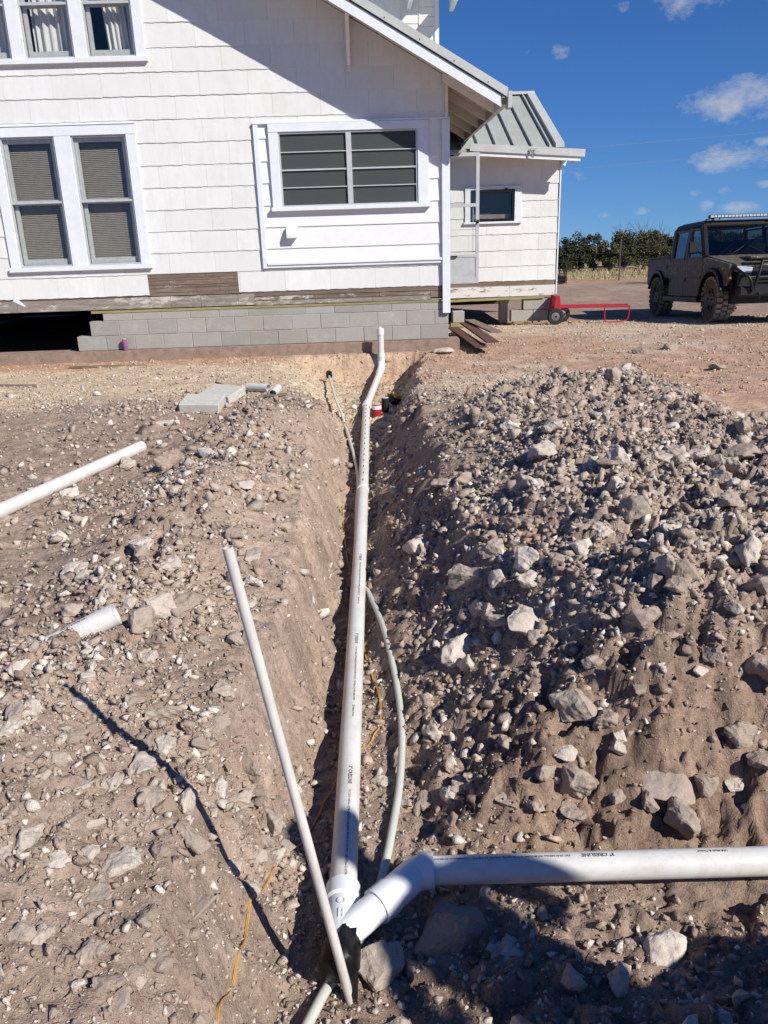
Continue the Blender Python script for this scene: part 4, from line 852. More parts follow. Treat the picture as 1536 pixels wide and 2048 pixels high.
BIGT = '3" CRESLINE'; REST = 'PVC DUV NSFdwv ASTM D2665 SCH 40 260 PSI WATER AT 73F PVC 1120 NSFpw-G ASTM D1785-21 PPFA'
for st, full in ((.575, 1), (1.66, 0), (2.75, 0)):                          # print runs towards the wye
    lettering(BIGT, 1.0, A0, A1, RP, .22, mp_, st, flip=True, size=.0195); lettering(REST, .95, A0, A1, RP, .22, mp_, st-.14, flip=True, size=.0112)
lettering('USA Made & Owned', .95, A0, A1, RP, .22, mp_, 1.0, flip=True, size=.011); lettering('USA Made & Owned', .95, A0, A1, RP, .22, mp_, 2.1, flip=True, size=.011)
MB().tube([A1-(A1-A0).normalized()*.02, A1+(A2-A1).normalized()*.03], RP+.006, 32).build('coupling', MT['pvc_fit'], mp_, smooth=True)
MB().tube([A1, A2], RP, 32).build('pipe', MT['pvc'], mp_, smooth=True)
dsh = MB()
for k in range(16):
    t = .04+.06*k; c = A1.lerp(A2, t); dd = (A2-A1).normalized(); dsh.bar(c+Vector((0, 0, RP+.0006)), c+dd*.045+Vector((0, 0, RP+.0006)), .009, .001)
dsh.build('print_dashes', MT['ink'], mp_)['kind'] = 'stuff'
B1 = A2+(E0-A2).normalized()*.10
MB().tube([A2-(A2-A1).normalized()*.055, A2, B1], RP+.008, 32).build('bend', MT['pvc_fit'], mp_, smooth=True)
MB().tube([A2, E0], RP, 32).build('pipe', MT['pvc'], mp_, smooth=True)
MB().tube(smooth_curve([E0-(E0-A2).normalized()*.07, E0, (E0+S0)/2+Vector((.008, .02, -.01)), S0, S0+Vector((0, 0, .06))], 5), RP+.0075, 32).build('elbow', MT['pvc_fit'], mp_, smooth=True)
MB().tube([S0, S1], RP, 32).build('riser', MT['pvc'], mp_, smooth=True)
MB().tube([S0+Vector((0, 0, .07)), S0+Vector((0, 0, .13))], RP+.006, 32).build('collar', MT['pvc_fit'], mp_, smooth=True)
cap = MB().tube([S1-Vector((0, 0, .085)), S1], RP+.007, 32).build('cleanout_cap', MT['pvc_fit'], mp_, smooth=True)
MB().box(S1.x-.018, S1.x+.018, S1.y-.018, S1.y+.018, S1.z, S1.z+.025).build('square_plug', MT['pvc_fit'], cap, bevel=.003)
# wye, elbow and branch
W0 = A0; wd = (A0-A1).normalized(); WE = W0+wd*.235                    # body of the wye, towards the viewer
wy = thing('wye_fitting', 'white plastic wye fitting joining the long pipe and the horizontal pipe, end taped black', 'fitting', (0, 0, 0))
body = MB().tube([W0-wd*.012, W0+wd*.045], RP+.011, 32).tube([W0+wd*.045, W0+wd*.052], [RP+.011, RP+.004], 32).tube([W0+wd*.04, WE], RP+.003, 32).build('body', MT['pvc_fit'], wy, smooth=True)
eb = Vector(onz(842, 1742, -.385)); J = W0+wd*.175; bd_ = (eb-J); bd_.z = .02; bd_ = bd_.normalized(); H = J+bd_*.205
MB().tube([J, H], RP+.003, 32).build('branch', MT['pvc_fit'], wy, smooth=True); MB().tube([H-bd_*.06, H], RP+.011, 32).build('branch_hub', MT['pvc_fit'], wy, smooth=True)
lg = MB(); uz = Vector((0, 0, 1)); lc = W0+wd*.085+uz*(RP+.0045)
for k in range(16):
    a, b = 2*math.pi*k/16, 2*math.pi*(k+1)/16; lg.bar(lc+Vector((.011*math.cos(a), .011*math.sin(a), 0)), lc+Vector((.011*math.cos(b), .011*math.sin(b), 0)), .0025, .002)
lg.bar(lc+Vector((-.007, 0, 0)), lc+Vector((.007, 0, 0)), .0025, .002)
for dx in (-.006, .006): lg.bar(lc+wd*.03+Vector((dx, 0, 0)), lc+wd*.062+Vector((dx, 0, 0)), .0025, .002)
lg.bar(lc+wd*.03+Vector((-.006, 0, 0)), lc+wd*.03+Vector((.012, 0, 0)), .0025, .002); lg.bar(lc+wd*.046+Vector((-.006, 0, 0)), lc+wd*.046+Vector((.012, 0, 0)), .0025, .002)
lg.build('moulded_mark', MT['pvc_fit'], body)
# black tape over the open end: crumpled cap with torn points
tm = MB(); n = 30; rows_ = []
for j, (d, rr) in enumerate(((-.055, .052), (-.02, .056), (.02, .060), (.05, .055), (.066, .035), (.07, .0))):
    ring = []
    for k in range(n):
        a = 2*math.pi*k/n; rj = rr*(1+.08*math.sin(3*a+j)+.05*math.sin(7*a+2*j)); dj = d+(.035*math.sin(2*a+.5)+.02*math.sin(5*a) if j == 0 else 0)
        t = wd; u = uz; w = t.cross(u); ring.append(WE+t*dj+(u*math.cos(a)+w*math.sin(a))*rj)
    rows_.append(ring)
vs = [v for r in rows_ for v in r]; tm.add(vs, [(j*n+k, j*n+(k+1) % n, (j+1)*n+(k+1) % n, (j+1)*n+k) for j in range(5) for k in range(n)])
for sgn, ln in ((1, .075), (-1, .03)):
    b0 = WE-wd*.04+Vector((sgn*.045, 0, .028)); tm.add([b0+wd*.02, b0+Vector((-.02*sgn, 0, .012)), b0-wd*ln+Vector((.012*sgn, 0, .018))], [(0, 1, 2)])
b0 = WE+wd*.05+Vector((.02, 0, -.02)); tm.add([b0+Vector((-.03, 0, .02)), b0+Vector((.035, 0, .02)), b0+wd*.05+Vector((.03, 0, -.06))], [(0, 1, 2)])
tm.build('tape_wrap', MT['black'], wy, smooth=True, fix=False)
K0 = Vector(onz(868, 1741, -.38)); K1 = Vector(onz(1536, 1722, -.355)); kd = (K1-K0).normalized(); K2 = K0+kd*3.2
hp_ = thing('branch_pipe', 'white plastic pipe running right from the wye across the frame edge', 'pipe')
MB().tube([K0-kd*.01, K2], RP, 32).build('pipe', MT['pvc'], hp_, smooth=True)
MB().tube(smooth_curve([H-bd_*.02, H+bd_*.03, (H+bd_*.09)*.5+(K0-kd*.05)*.5, K0-kd*.035, K0-kd*.03], 6), RP+.007, 32).build('elbow', MT['pvc_fit'], hp_, smooth=True)
MB().tube([K0-kd*.052, K0], RP+.012, 32).build('elbow_hub', MT['pvc_fit'], hp_, smooth=True)
lettering(BIGT, 1.0, K0, K2, RP, .0, hp_, .575, flip=True, size=.0195); lettering(REST, .95, K0, K2, RP, .0, hp_, .435, flip=True, size=.0112)
lettering('USA Made & Owned', .95, K0, K2, RP, -.05, hp_, .93, flip=True, size=.0115); lettering('08248012C08B 2321', .95, K0, K2, RP, -.05, hp_, 1.16, flip=True, size=.0115)
# stick of small pipe leaning in the foreground
T0 = Vector((-.327, 1.727, .882)); T1 = Vector(onz(703, 2008, -.50))
st_ = thing('leaning_pipe', 'thin dusty white pipe propped upright in front of the wye', 'pipe'); MB().pipe(T1, T0, .0133, .0100, 20).build('pipe', MT['pvc_dirty'], st_, smooth=True)
MB().tube([T1+(T0-T1).normalized()*.01, T0-(T0-T1).normalized()*.02], .0101, 16).build('dark_bore_fill', MT['interior'], st_, smooth=True)  # dark plug added so the hollow pipe looks shaded inside
# water tubing
def gpx(px, py, dz): p = ground_px(px, py); p[2] += dz; return p
def zpx(px, py, z): return onz(px, py, z)
tb = []
for px, py, z in [(658, 752, -.20), (672, 800, -.33), (683, 826, -.42), (690, 850, -.50), (697, 872, -.47), (710, 920, -.46), (716, 960, -.47), (714, 1010, -.48), (712, 1080, -.485), (716, 1130, -.49), (728, 1175, -.49), (740, 1205, -.485), (768, 1285, -.475), (793, 1380, -.47), (804, 1470, -.47), (800, 1560, -.47), (788, 1640, -.475), (768, 1738, -.48), (735, 1850, -.495), (690, 1930, -.485), (655, 1975, -.475), (625, 2030, -.465), (585, 2110, -.45)]:
    q = zpx(px, py, z)
    if 1160 < py: q[2] = max(z, z_at(q[0], q[1])+.010)
    tb.append(q)
o = MB().tube(smooth_curve(tb, 7), .0155, 14).build('water_tube', MT['pex'], None, smooth=True); tag(o, 'milky flexible water tube curving beside and under the long sewer pipe', 'tube')
hol = MB().pipe((tb[0][0], tb[0][1]+.06, tb[0][2]+.03), (tb[0][0]+.004, tb[0][1]-.02, tb[0][2]), .042, .018, 20).build('dark_hole_ring', MT['black'], None, smooth=True); tag(hol, 'black ring standing in for the dark hole in the pit bank under the house', 'dark hole')  # black ring put in for the darkness of an open hole
# orange cord
cpt = []
for px, py, dz in [(432, 2080, .006), (446, 2000, .006), (474, 1920, .006), (496, 1842, .006), (520, 1790, .006), (546, 1745, .007), (576, 1710, .007), (608, 1682, .008), (634, 1640, .008), (657, 1592, .008), (674, 1562, .008), (700, 1535, .008), (730, 1497, .008), (746, 1474, .008), (760, 1450, .008), (758, 1395, .008), (742, 1345, .008), (728, 1300, .008), (705, 1180, .008), (690, 1090, .008), (684, 1010, .008)]:
    cpt.append(gpx(px, py, dz))
cs_ = smooth_curve(cpt, 9)
for c in cs_: c[2] = z_at(c[0], c[1])+.005
for _ in range(2): cs_ = [cs_[0]]+[.25*a+.5*b+.25*c+np.array([0, 0, .0008]) for a, b, c in zip(cs_, cs_[1:], cs_[2:])]+[cs_[-1]]
o = MB().tube(cs_, .0024, 8).tube([c+np.array([.0042, .001, .001]) for c in cs_], .0024, 8).build('extension_cord', MT['orange'], None, smooth=True); tag(o, 'thin orange twin cord snaking past the wye and under the long pipe', 'cord')
# loose pipes
def lay(p, q, off): return Vector(p)+Vector((0, 0, off)), Vector(q)+Vector((0, 0, off))
a = onz(283, 893, .06); b = onz(0, 1022, .075); d = (b-a); b2 = b+d*.5
lp = thing('loose_pipe', 'full length white pipe lying on the grey soil left of the berm', 'pipe'); MB().pipe(a, b2, RP, .038, 32).build('pipe', MT['pvc'], lp, smooth=True)
zz = min(z_at(a[0], a[1]), z_at(b[0], b[1]))
c0 = ground_px(238, 1262); c1 = ground_px(120, 1278); c0[2] = macro(c0[:1], c0[1:2])[0]+.075; c1[2] = macro(c1[:1], c1[1:2])[0]-.012; c2 = c1+(c1-c0)*2.2
bp = thing('buried_pipe', 'short white pipe end half buried in a little dirt heap left of the berm', 'pipe'); MB().pipe(c0, c2, RP, .038, 32).build('pipe', MT['pvc'], bp, smooth=True); lettering('USA Made & Owned', .95, c0, c2, RP, -.2, bp, .10, flip=False, size=.013)
for (x0, y0, x1, y1, lab) in ((497, 776, 538, 779, 'grey pipe offcut lying sideways beside the pit'), (546, 790, 545, 768, 'grey pipe offcut pointing at the viewer beside the pit')):
    p, q = ground_px(x0, y0+6), ground_px(x1, y1+6); p[2] += RP; q[2] += RP
    if abs(x1-x0) < 5: q = p+np.array([.02, .35, .0])
    o = MB().pipe(p, q, RP, .039, 28).build('pipe_offcut', MT['pvc_cut'], None, smooth=True); tag(o, lab, 'pipe')
o = MB().box(-.14, .14, -.03, .03, 0, .018).build('wood_scrap', MT['wood_dark'], None); o.location = Vector(ground_px(548, 795))+Vector((0, 0, .01)); o.rotation_euler = (0, 0, .1); tag(o, 'flat wood scrap under the two pipe offcuts', 'wood')
p, q = ground_px(432, 770), ground_px(495, 790); o = MB().tube([p+np.array([0, 0, .03]), q+np.array([0, 0, .02])], .011, 8).build('iron_rod', MT['steel'], None); tag(o, 'thin rusty rod lying behind the loose concrete blocks', 'rod')
for px, py, rz, tx, lab in ((445, 800, -.50, .20, 'loose grey concrete block lying flat, the further of the pair'), (405, 822, -.08, .16, 'loose grey concrete block lying flat, the nearer of the pair')):
    p = ground_px(px, py); o = MB().box(-.195, .195, -.15, .15, 0, .09).build('concrete_block', MT['paleblock'], None, bevel=.006); o.location = (p[0], p[1]+.05, p[2]+.02); o.rotation_euler = (tx, .03, rz); tag(o, lab, 'block')
for px, py, ln, rz, lab in ((15, 774, .35, -.1, 'thin dark wood strip on pale gravel at the left edge'), (215, 735, .5, .05, 'thin brown wood strip in the dirt below the footing')):
    p = ground_px(px, py); o = MB().box(-ln, ln, -.02, .02, 0, .025).build('wood_strip', MT['wood_dark'], None); o.location = p; o.rotation_euler = (0, .02, rz); tag(o, lab, 'wood')
# cans and tools
def can(p, r, h, mats, label, name='tin_can', lid='metal'):
    t = thing(name, label, 'can', p); MB().lathe([(r*.9, 0), (r, .006), (r, h*.55), (r, h*.56), (r, h*.92), (r*.93, h)], 24).build('body', MT[mats[0]], t, smooth=True)
    if len(mats) > 1: MB().lathe([(r+.001, h*.58), (r+.001, h*.9)], 24).build('label_band', MT[mats[1]], t, smooth=True)
    MB().lathe([(r*.94, h), (r*.94, h+.006), (r*.6, h+.007)], 24).build('lid', MT[lid], t, smooth=True); return t
p = ony(251, 698, 11.48); can((p[0], 11.487, .139), .033, .158, ('purple',), 'purple drinks can standing on the footing against the blocks', 'drink_can')
p = ground_px(754, 832); can(p, .055, .14, ('red', 'white'), 'red and white cement tin standing in the pit')
p = ground_px(768, 828); can(p+np.array([.02, .06, 0]), .045, .17, ('blackrub',), 'dark grey tall tin right behind the red and white tin')
p = ground_px(790, 812); o = thing('tool_case', 'yellow and black tool tilted in the shade of the pit', 'tool', (p[0], p[1], p[2]+.04), (.5, .3, .6)); MB().box(-.10, .10, -.06, .06, 0, .09).build('case', MT['blackrub'], o, bevel=.01); MB().box(-.09, .03, -.055, .055, .091, .13).build('grip', MT['yellow'], o, bevel=.01)
p = ground_px(1000, 832)
# old boards and blocks by the house corner
bd0 = ony(930, 645, 12.2)
for k, (a, b, dz, w, lab) in enumerate((((905, 655), (962, 694), .10, .16, 'reddish weathered board, lowest of the loose boards by the house corner'), ((930, 646), (985, 684), .16, .17, 'weathered board, middle one of the loose boards by the house corner'), ((938, 640), (993, 664), .19, .17, 'grey weathered board, topmost of the loose boards by the house corner'))):
    p, q = onz(*a, dz), onz(*b, dz); o = MB().bar(p, q, w, .022).build('loose_board', MT['redboard' if k < 2 else 'wood_dark'], None, bevel=.002); tag(o, lab, 'board')
p = onz(915, 652, .03); o = MB().box(-.12, .12, -.1, .1, 0, .085).build('lumber_offcut', MT['treated'], None, bevel=.003); o.location = (p[0], p[1]+.1, 0.0); tag(o, 'yellowish lumber offcut under the pale block at the house corner', 'wood')
o = MB().box(-.10, .10, -.1, .1, 0, .19).build('corner_block', MT['block'], None, bevel=.006); o.location = (p[0]+.02, p[1]+.1, .088); tag(o, 'small pale block standing on a lumber offcut at the house corner', 'block')
for px, py, s, rz, lab in ((1042, 646, (.17, .05, .04), .1, 'low pine offcut left of the upright one near the addition'), (1050, 638, (.17, .045, .04), -.05, 'pine offcut stacked on the low offcuts near the addition'), (1069, 646, (.045, .05, .14), 0, 'upright pine offcut beside the hand truck wheel'), (1088, 643, (.12, .05, .04), .3, 'short pine offcut between upright offcut and hand truck'), (1150, 643, (.16, .04, .03), -.1, 'short board lying under the red hand truck')):
    p = ground_px(px, py); o = MB().box(-s[0], s[0], -s[1], s[1], 0, s[2]).build('lumber_offcut', MT['lumber'], None, bevel=.003); o.location = (p[0], p[1], p[2]+(.042 if py == 638 else 0)); o.rotation_euler = (0, 0, rz); tag(o, lab, 'wood')
# red hand truck lying down
YH = 14.42; q0 = ony(1111, 632, YH)
ht = thing('hand_truck', 'red hand truck lying on its wheels beside the rear addition', 'hand truck', (q0[0], YH, z_at(q0[0], YH)))
def wheel(parent, x, y, r, w):
    o = MB().lathe([(r*.55, -w*.5), (r*.9, -w*.5), (r, -w*.3), (r, w*.3), (r*.9, w*.5), (r*.55, w*.5)], 28, 'y', (x, y, r), caps=False).build('wheel', MT['rubber'], parent, smooth=True)
    MB().lathe([(.02, -w*.42), (r*.35, -w*.42), (r*.56, -w*.30), (r*.56, w*.3), (.02, w*.3)], 20, 'y', (x, y, r), caps=False).build('rim', MT['rim'], o, smooth=True); return o
wheel(ht, 0, 0, .145, .075); wheel(ht, .22, .42, .145, .075); MB().tube([(0, 0, .145), (.22, .42, .145)], .01, 10).build('axle', MT['steel'], ht)
fr_ = MB()
for yy, xo in ((.06, 0), (.36, .16)): fr_.bar((-.05+xo, yy, .30), (1.36+xo*.3, yy, .275), .03, .035)
for k in range(5): x = .02+k*.32; fr_.bar((x, .06, .285), (x+.1, .36, .285), .03, .02)
fr_.build('frame', MT['red'], ht, bevel=.004)
MB().tube(smooth_curve([(.90, .06, .26), (.90, .05, .10), (.93, .05, .025), (1.10, .05, .012), (1.28, .05, .03), (1.33, .05, .10), (1.345, .06, .27)], 5), .013, 10).build('loop_handle', MT['red'], ht, smooth=True)
MB().prism([(-.05, .17), (.10, .17), (.07, .50), (.0, .50)], .0, .40).build('nose_plate', MT['red'], ht, bevel=.004)
# black slatted rack behind the addition corner
p = onz(1124, 566, -.15); rk = thing('metal_rack', 'small black slatted metal rack beyond the corner of the addition', 'rack', (p[0], p[1], -.17)); s = MB()
for sx_ in (-.1, .14):
    for sy in (0, .3): MB().box(sx_-.015, sx_+.015, sy-.015, sy+.015, 0, .48).build('post', MT['blackrub'], rk)
for k in range(4): MB().box(-.114, .154, -.02, -.0155, .1+k*.1, .14+k*.1).build('slat', MT['blackrub'], rk)
MB().box(-.08, .12, .02, .28, .0, .26).build('bin', MT['blackrub'], rk, bevel=.01)
# overhead wires
for a, b, lab in (((1100, 302), (1760, 245), 'upper thin overhead wire crossing the sky'), ((1100, 342), (1760, 285), 'lower thin overhead wire crossing the sky')):
    p, q = ony(*a, 24), ony(*b, 24); o = MB().tube([p-(q-p)*.5, p, q, q+(q-p)*4], .0045, 6).build('overhead_wire', MT['wire'], None); tag(o, lab, 'wire')
# ------------------------------------------------------------------ utility vehicle
car = thing('utility_vehicle', 'camouflage crew cab utility vehicle parked on bare ground beyond the hand truck', 'vehicle', (6.86, 15.24, -.085), (-.054, 0, -.035))
FA, RA, RT_ = -1.435, 1.435, .365                                    # axles along y (front towards the camera), tyre radius
def arch(cy, r, a0, a1, n=10): return [(cy+r*math.cos(a0+(a1-a0)*k/n), RT_+r*math.sin(a0+(a1-a0)*k/n)) for k in range(n+1)]
def side_pair(poly, name, mat, x0=.70, x1=.76, bevel=.008):
    for s in (-1, 1): MB().prism(poly, min(s*x0, s*x1), max(s*x0, s*x1), 'yz').build(name, MT[mat], car, bevel=bevel)
# doors: lower skin, camouflage band
for y0, y1 in ((-.88, -.06), (-.05, .74)):
    for s in (-1, 1):
        a, b = sorted((s*.70, s*.765)); d = MB().prism([(y0+(.10 if y0 < -.5 else 0), .40), (y1, .40), (y1, .735), (y0, .735)], a, b, 'yz').build('door', MT['olive'], car, bevel=.01)
        MB().prism([(y0-.02, .737), (y1, .737), (y1, 1.06), (y0-.05, 1.06)], a, b, 'yz').build('door_upper', MT['camo'], d, bevel=.008)
        MB().box(s*.768-.008, s*.768+.008, y1-.09, y1-.04, .66, .74).build('door_handle', MT['carblack'], d, bevel=.004)
side_pair([(.75, .737)]+[(RA-.47, .737)]+arch(RA, .50, math.pi*.78, math.pi*.12)+[(2.12, .62), (2.12, 1.10), (.75, 1.10)], 'bed_side', 'camo')
side_pair(arch(FA, .50, math.pi*.10, math.pi*.86)+[(-2.05, .70), (-2.05, .93), (-.95, 1.07), (-.90, .60)], 'front_fender', 'camo')
side_pair([(FA-.54, .50)]+arch(FA, .52, math.pi*.9, math.pi*.06)+arch(FA, .46, math.pi*.06, math.pi*.9), 'wheel_flare', 'carblack', .66, .83)
side_pair([(RA-.54, .60)]+arch(RA, .53, math.pi*.85, math.pi*.1)+arch(RA, .47, math.pi*.1, math.pi*.85), 'wheel_flare', 'carblack', .66, .80)
side_pair([(-.90, .30), (.95, .30), (.95, .395), (-.82, .395)], 'rocker_panel', 'carblack', .62, .80)
MB().box(-.62, .62, -1.95, 2.05, .30, .55).build('chassis', MT['carblack'], car); MB().box(-.695, .695, -.85, .75, .40, .46).build('floor_pan', MT['carblack'], car)
MB().box(-.69, .69, .80, 2.10, .70, .76).build('bed_floor', MT['carblack'], car); MB().box(-.69, .69, 2.06, 2.12, .70, 1.10).build('tailgate', MT['camo'], car); MB().box(-.69, .69, .76, .80, .46, 1.10).build('cab_back_panel', MT['carblack'], car)
MB().box(-.5, .3, .95, 1.7, .77, 1.18).build('cargo_box', MT['blackrub'], car, bevel=.02)
for s in (-1, 1): MB().tube([(s*.73, .80, 1.13), (s*.73, 2.10, 1.13)], .02, 10).build('bed_rail', MT['carblack'], car)
hd = MB().add([(-.66, -2.06, .92), (.66, -2.06, .92), (.72, -.92, 1.10), (-.72, -.92, 1.10), (-.66, -2.06, .80), (.66, -2.06, .80), (.72, -.92, .95), (-.72, -.92, .95)], BF).build('hood', MT['camo'], car, bevel=.03)
MB().box(-.30, .30, -1.75, -1.25, 1.0, 1.055).build('hood_scoop', MT['camo'], hd, bevel=.02)
gr_ = MB().box(-.62, .62, -2.10, -1.98, .52, .90).build('grille', MT['carblack'], car, bevel=.02)
for k in range(5): MB().box(-.40, .40, -2.125, -2.101, .58+k*.055, .60+k*.055).build('grille_slat', MT['blackrub'], gr_)
for s in (-1, 1):
    h = MB().prism([(s*.42, .78), (s*.66, .82), (s*.66, .90), (s*.40, .875)], -2.13, -2.09).build('headlight', MT['lamp'], car, bevel=.008)
    MB().box(min(s*.70, s*.80), max(s*.70, s*.80), -1.92, -1.87, .86, .885).build('marker_lamp', MT['yellow'], car)
bb = MB(); MB().box(-.66, .66, -2.28, -2.10, .42, .58).build('bumper', MT['carblack'], car, bevel=.03)
for s in (-1, 1):
    MB().tube(smooth_curve([(s*.70, -2.02, .92), (s*.62, -2.22, .80), (s*.52, -2.32, .70), (s*.45, -2.30, .50)], 5), .024, 10).build('guard_tube', MT['carblack'], car, smooth=True)
    MB().tube(smooth_curve([(s*.45, -2.30, .52), (s*.40, -2.34, .74), (s*.34, -2.30, .96)], 5), .024, 10).build('guard_tube', MT['carblack'], car, smooth=True)
    MB().tube([(s*.36, -2.29, .48), (s*.36, -2.36, .44), (s*.36, -2.34, .39)], .016, 8).build('tow_hook', MT['carblack'], car, smooth=True)
MB().tube([(-.34, -2.30, .96), (.34, -2.30, .96)], .024, 10).build('guard_tube', MT['carblack'], car, smooth=True); MB().tube([(-.52, -2.32, .72), (.52, -2.32, .72)], .02, 10).build('guard_tube', MT['carblack'], car, smooth=True)
MB().lathe([(.05, -.14), (.05, .14)], 14, 'x', (0, -2.26, .62)).build('winch', MT['steel'], car); MB().bar((-.12, -2.36, .50), (-.16, -2.39, .24), .04, .01, (0, 1, 0)).build('tow_strap', MT['red'], car)
for s in (-1, 1):
    for y0 in (FA, RA):
        MB().bar((s*.30, y0-.12, .42), (s*.58, y0, .36), .04, .04).bar((s*.30, y0+.12, .42), (s*.58, y0, .36), .04, .04).build('control_arm', MT['carblack'], car); MB().tube([(s*.46, y0, .40), (s*.40, y0, .82)], .035, 10).build('shock_absorber', MT['steel'], car)
    MB().bar((s*.772, -.88, .735), (s*.772, .74, .735), .008, .02).build('body_crease', MT['carblack'], car); MB().lathe([(.0, -.006), (.045, -.005), (.045, .005), (.0, .006)], 16, 'x', (s*.765, .95, .95)).build('fuel_cap', MT['carblack'], car)
    MB().tube([(s*.30, -.99, 1.105), (s*.05, -.86, 1.24)], .008, 6).build('wiper', MT['carblack'], car)
MB().box(-.52, -.20, -2.075, -1.95, .935, .955).box(.20, .52, -2.075, -1.95, .935, .955).build('hood_vents', MT['carblack'], hd)
MB().box(-.12, .10, -.90, -.80, 1.092, 1.10).build('dash_paper', MT['white'], car)
# cab
rf = MB().add([(-.66, -.58, 1.60), (.66, -.58, 1.60), (.68, .86, 1.60), (-.68, .86, 1.60), (-.60, -.50, 1.70), (.60, -.50, 1.70), (.62, .82, 1.70), (-.62, .82, 1.70)], BF).build('cab_roof', MT['carblack'], car, bevel=.025)
MB().box(-.56, .56, -.42, .76, 1.701, 1.715).build('roof_panel', MT['olive'], rf)
for s in (-1, 1):
    MB().bar((s*.715, -.96, 1.08), (s*.64, -.55, 1.63), .07, .07).build('a_pillar', MT['carblack'], car, bevel=.01); MB().bar((s*.73, -.055, 1.05), (s*.655, -.03, 1.62), .05, .09, (0, 1, 0)).build('b_pillar', MT['olive'], car, bevel=.01); MB().bar((s*.73, .74, 1.05), (s*.66, .80, 1.62), .05, .10, (0, 1, 0)).build('c_pillar', MT['olive'], car, bevel=.01)
    MB().add([(s*.722, -.90, 1.07), (s*.722, -.10, 1.07), (s*.652, -.07, 1.59), (s*.652, -.52, 1.59)], [(0, 1, 2, 3)]).build('door_glass', MT['carglass'], car, fix=False); MB().add([(s*.722, -.01, 1.07), (s*.722, .69, 1.07), (s*.652, .75, 1.59), (s*.652, .01, 1.59)], [(0, 1, 2, 3)]).build('door_glass', MT['carglass'], car, fix=False)
    for pts in ([(-.86, 1.075), (-.12, 1.075), (-.10, 1.57), (-.50, 1.57)], [(.02, 1.075), (.68, 1.075), (.72, 1.57), (.03, 1.57)]):
        f_ = MB(); P3 = [(s*(.735-.07*(z-1.07)/.52), y, z) for y, z in pts]
        for i in range(4): f_.bar(P3[i], P3[(i+1) % 4], .045, .03)
        f_.build('window_frame', MT['olive'], car)
    m_ = MB().box(min(s*.80, s*.98), max(s*.80, s*.98), -.80, -.72, 1.14, 1.34).build('mirror', MT['carblack'], car, bevel=.02); MB().bar((s*.72, -.78, 1.14), (s*.84, -.76, 1.18), .03, .03).build('mirror_arm', MT['carblack'], m_)
MB().add([(-.67, -.965, 1.09), (.67, -.965, 1.09), (.61, -.545, 1.61), (-.61, -.545, 1.61)], [(0, 1, 2, 3)]).build('windshield', MT['carglass'], car, fix=False); MB().add([(-.67, .80, 1.09), (.67, .80, 1.09), (.61, .83, 1.61), (-.61, .83, 1.61)], [(0, 1, 2, 3)]).build('rear_glass', MT['carglass'], car, fix=False)
MB().box(-.70, .70, -.96, -.72, 1.0, 1.09).build('dashboard', MT['carblack'], car, bevel=.02)
for y in (-.25, .45):
    for x in (-.36, .36): MB().box(x-.25, x+.25, y-.2, y+.25, .75, .92).box(x-.24, x+.24, y+.18, y+.28, .90, 1.38).build('seat', MT['blackrub'], car, bevel=.03)
MB().lathe([(.16, 0), (.18, .01), (.16, .02)], 20, 'y', (.36, -.60, 1.12)).build('steering_wheel', MT['blackrub'], car, smooth=True)
lb = MB().box(-.58, .58, -.60, -.53, 1.735, 1.79).build('light_bar', MT['carblack'], car, bevel=.006)
for k in range(18): MB().box(-.56+k*.0625, -.51+k*.0625, -.606, -.601, 1.745, 1.782).build('lamp_cell', MT['lamp'], lb)
for s in (-1, 1): MB().box(s*.5-.02, s*.5+.02, -.58, -.54, 1.69, 1.735).build('light_bracket', MT['carblack'], lb)
def big_wheel(x, y, s):
    w = .27; t = MB().lathe([(.20, -w*.46), (.30, -w*.5), (.345, -w*.44), (.352, -w*.3), (.352, w*.3), (.345, w*.44), (.30, w*.5), (.20, w*.46)], 40, 'x', (x, y, RT_), caps=False).build('tyre', MT['dustrubber'], car, smooth=True)
    L = MB()
    for k in range(24):
        for j, (xo, ww) in enumerate(((-.095, .075), (0, .075), (.095, .075))):
            a = 2*math.pi*(k+(.5 if j == 1 else 0))/24; c = Vector((x+xo, y+.358*math.cos(a), RT_+.358*math.sin(a))); tn = Vector((0, -math.sin(a), math.cos(a))); rd = Vector((0, math.cos(a), math.sin(a)))
            L.bar(c-tn*.033, c+tn*.033, ww, .045, rd)
    o = L.build('tread_lugs', MT['lug'], t); o['kind'] = 'stuff'
    r = MB().lathe([(.03, s*w*.36), (.10, s*w*.38), (.12, s*w*.20), (.185, s*w*.24), (.205, s*w*.47)], 24, 'x', (x, y, RT_), caps=False).build('rim', MT['rim'], t, smooth=True)
    sp = MB()
    for k in range(8): a = 2*math.pi*k/8; sp.bar((x+s*w*.33, y+.05*math.cos(a), RT_+.05*math.sin(a)), (x+s*w*.33, y+.19*math.cos(a), RT_+.19*math.sin(a)), .035, .03, (1, 0, 0))
    sp.build('spokes', MT['carblack'], t)
for x in (-.665, .665): big_wheel(x, FA, 1 if x > 0 else -1); big_wheel(x, RA, 1 if x > 0 else -1)
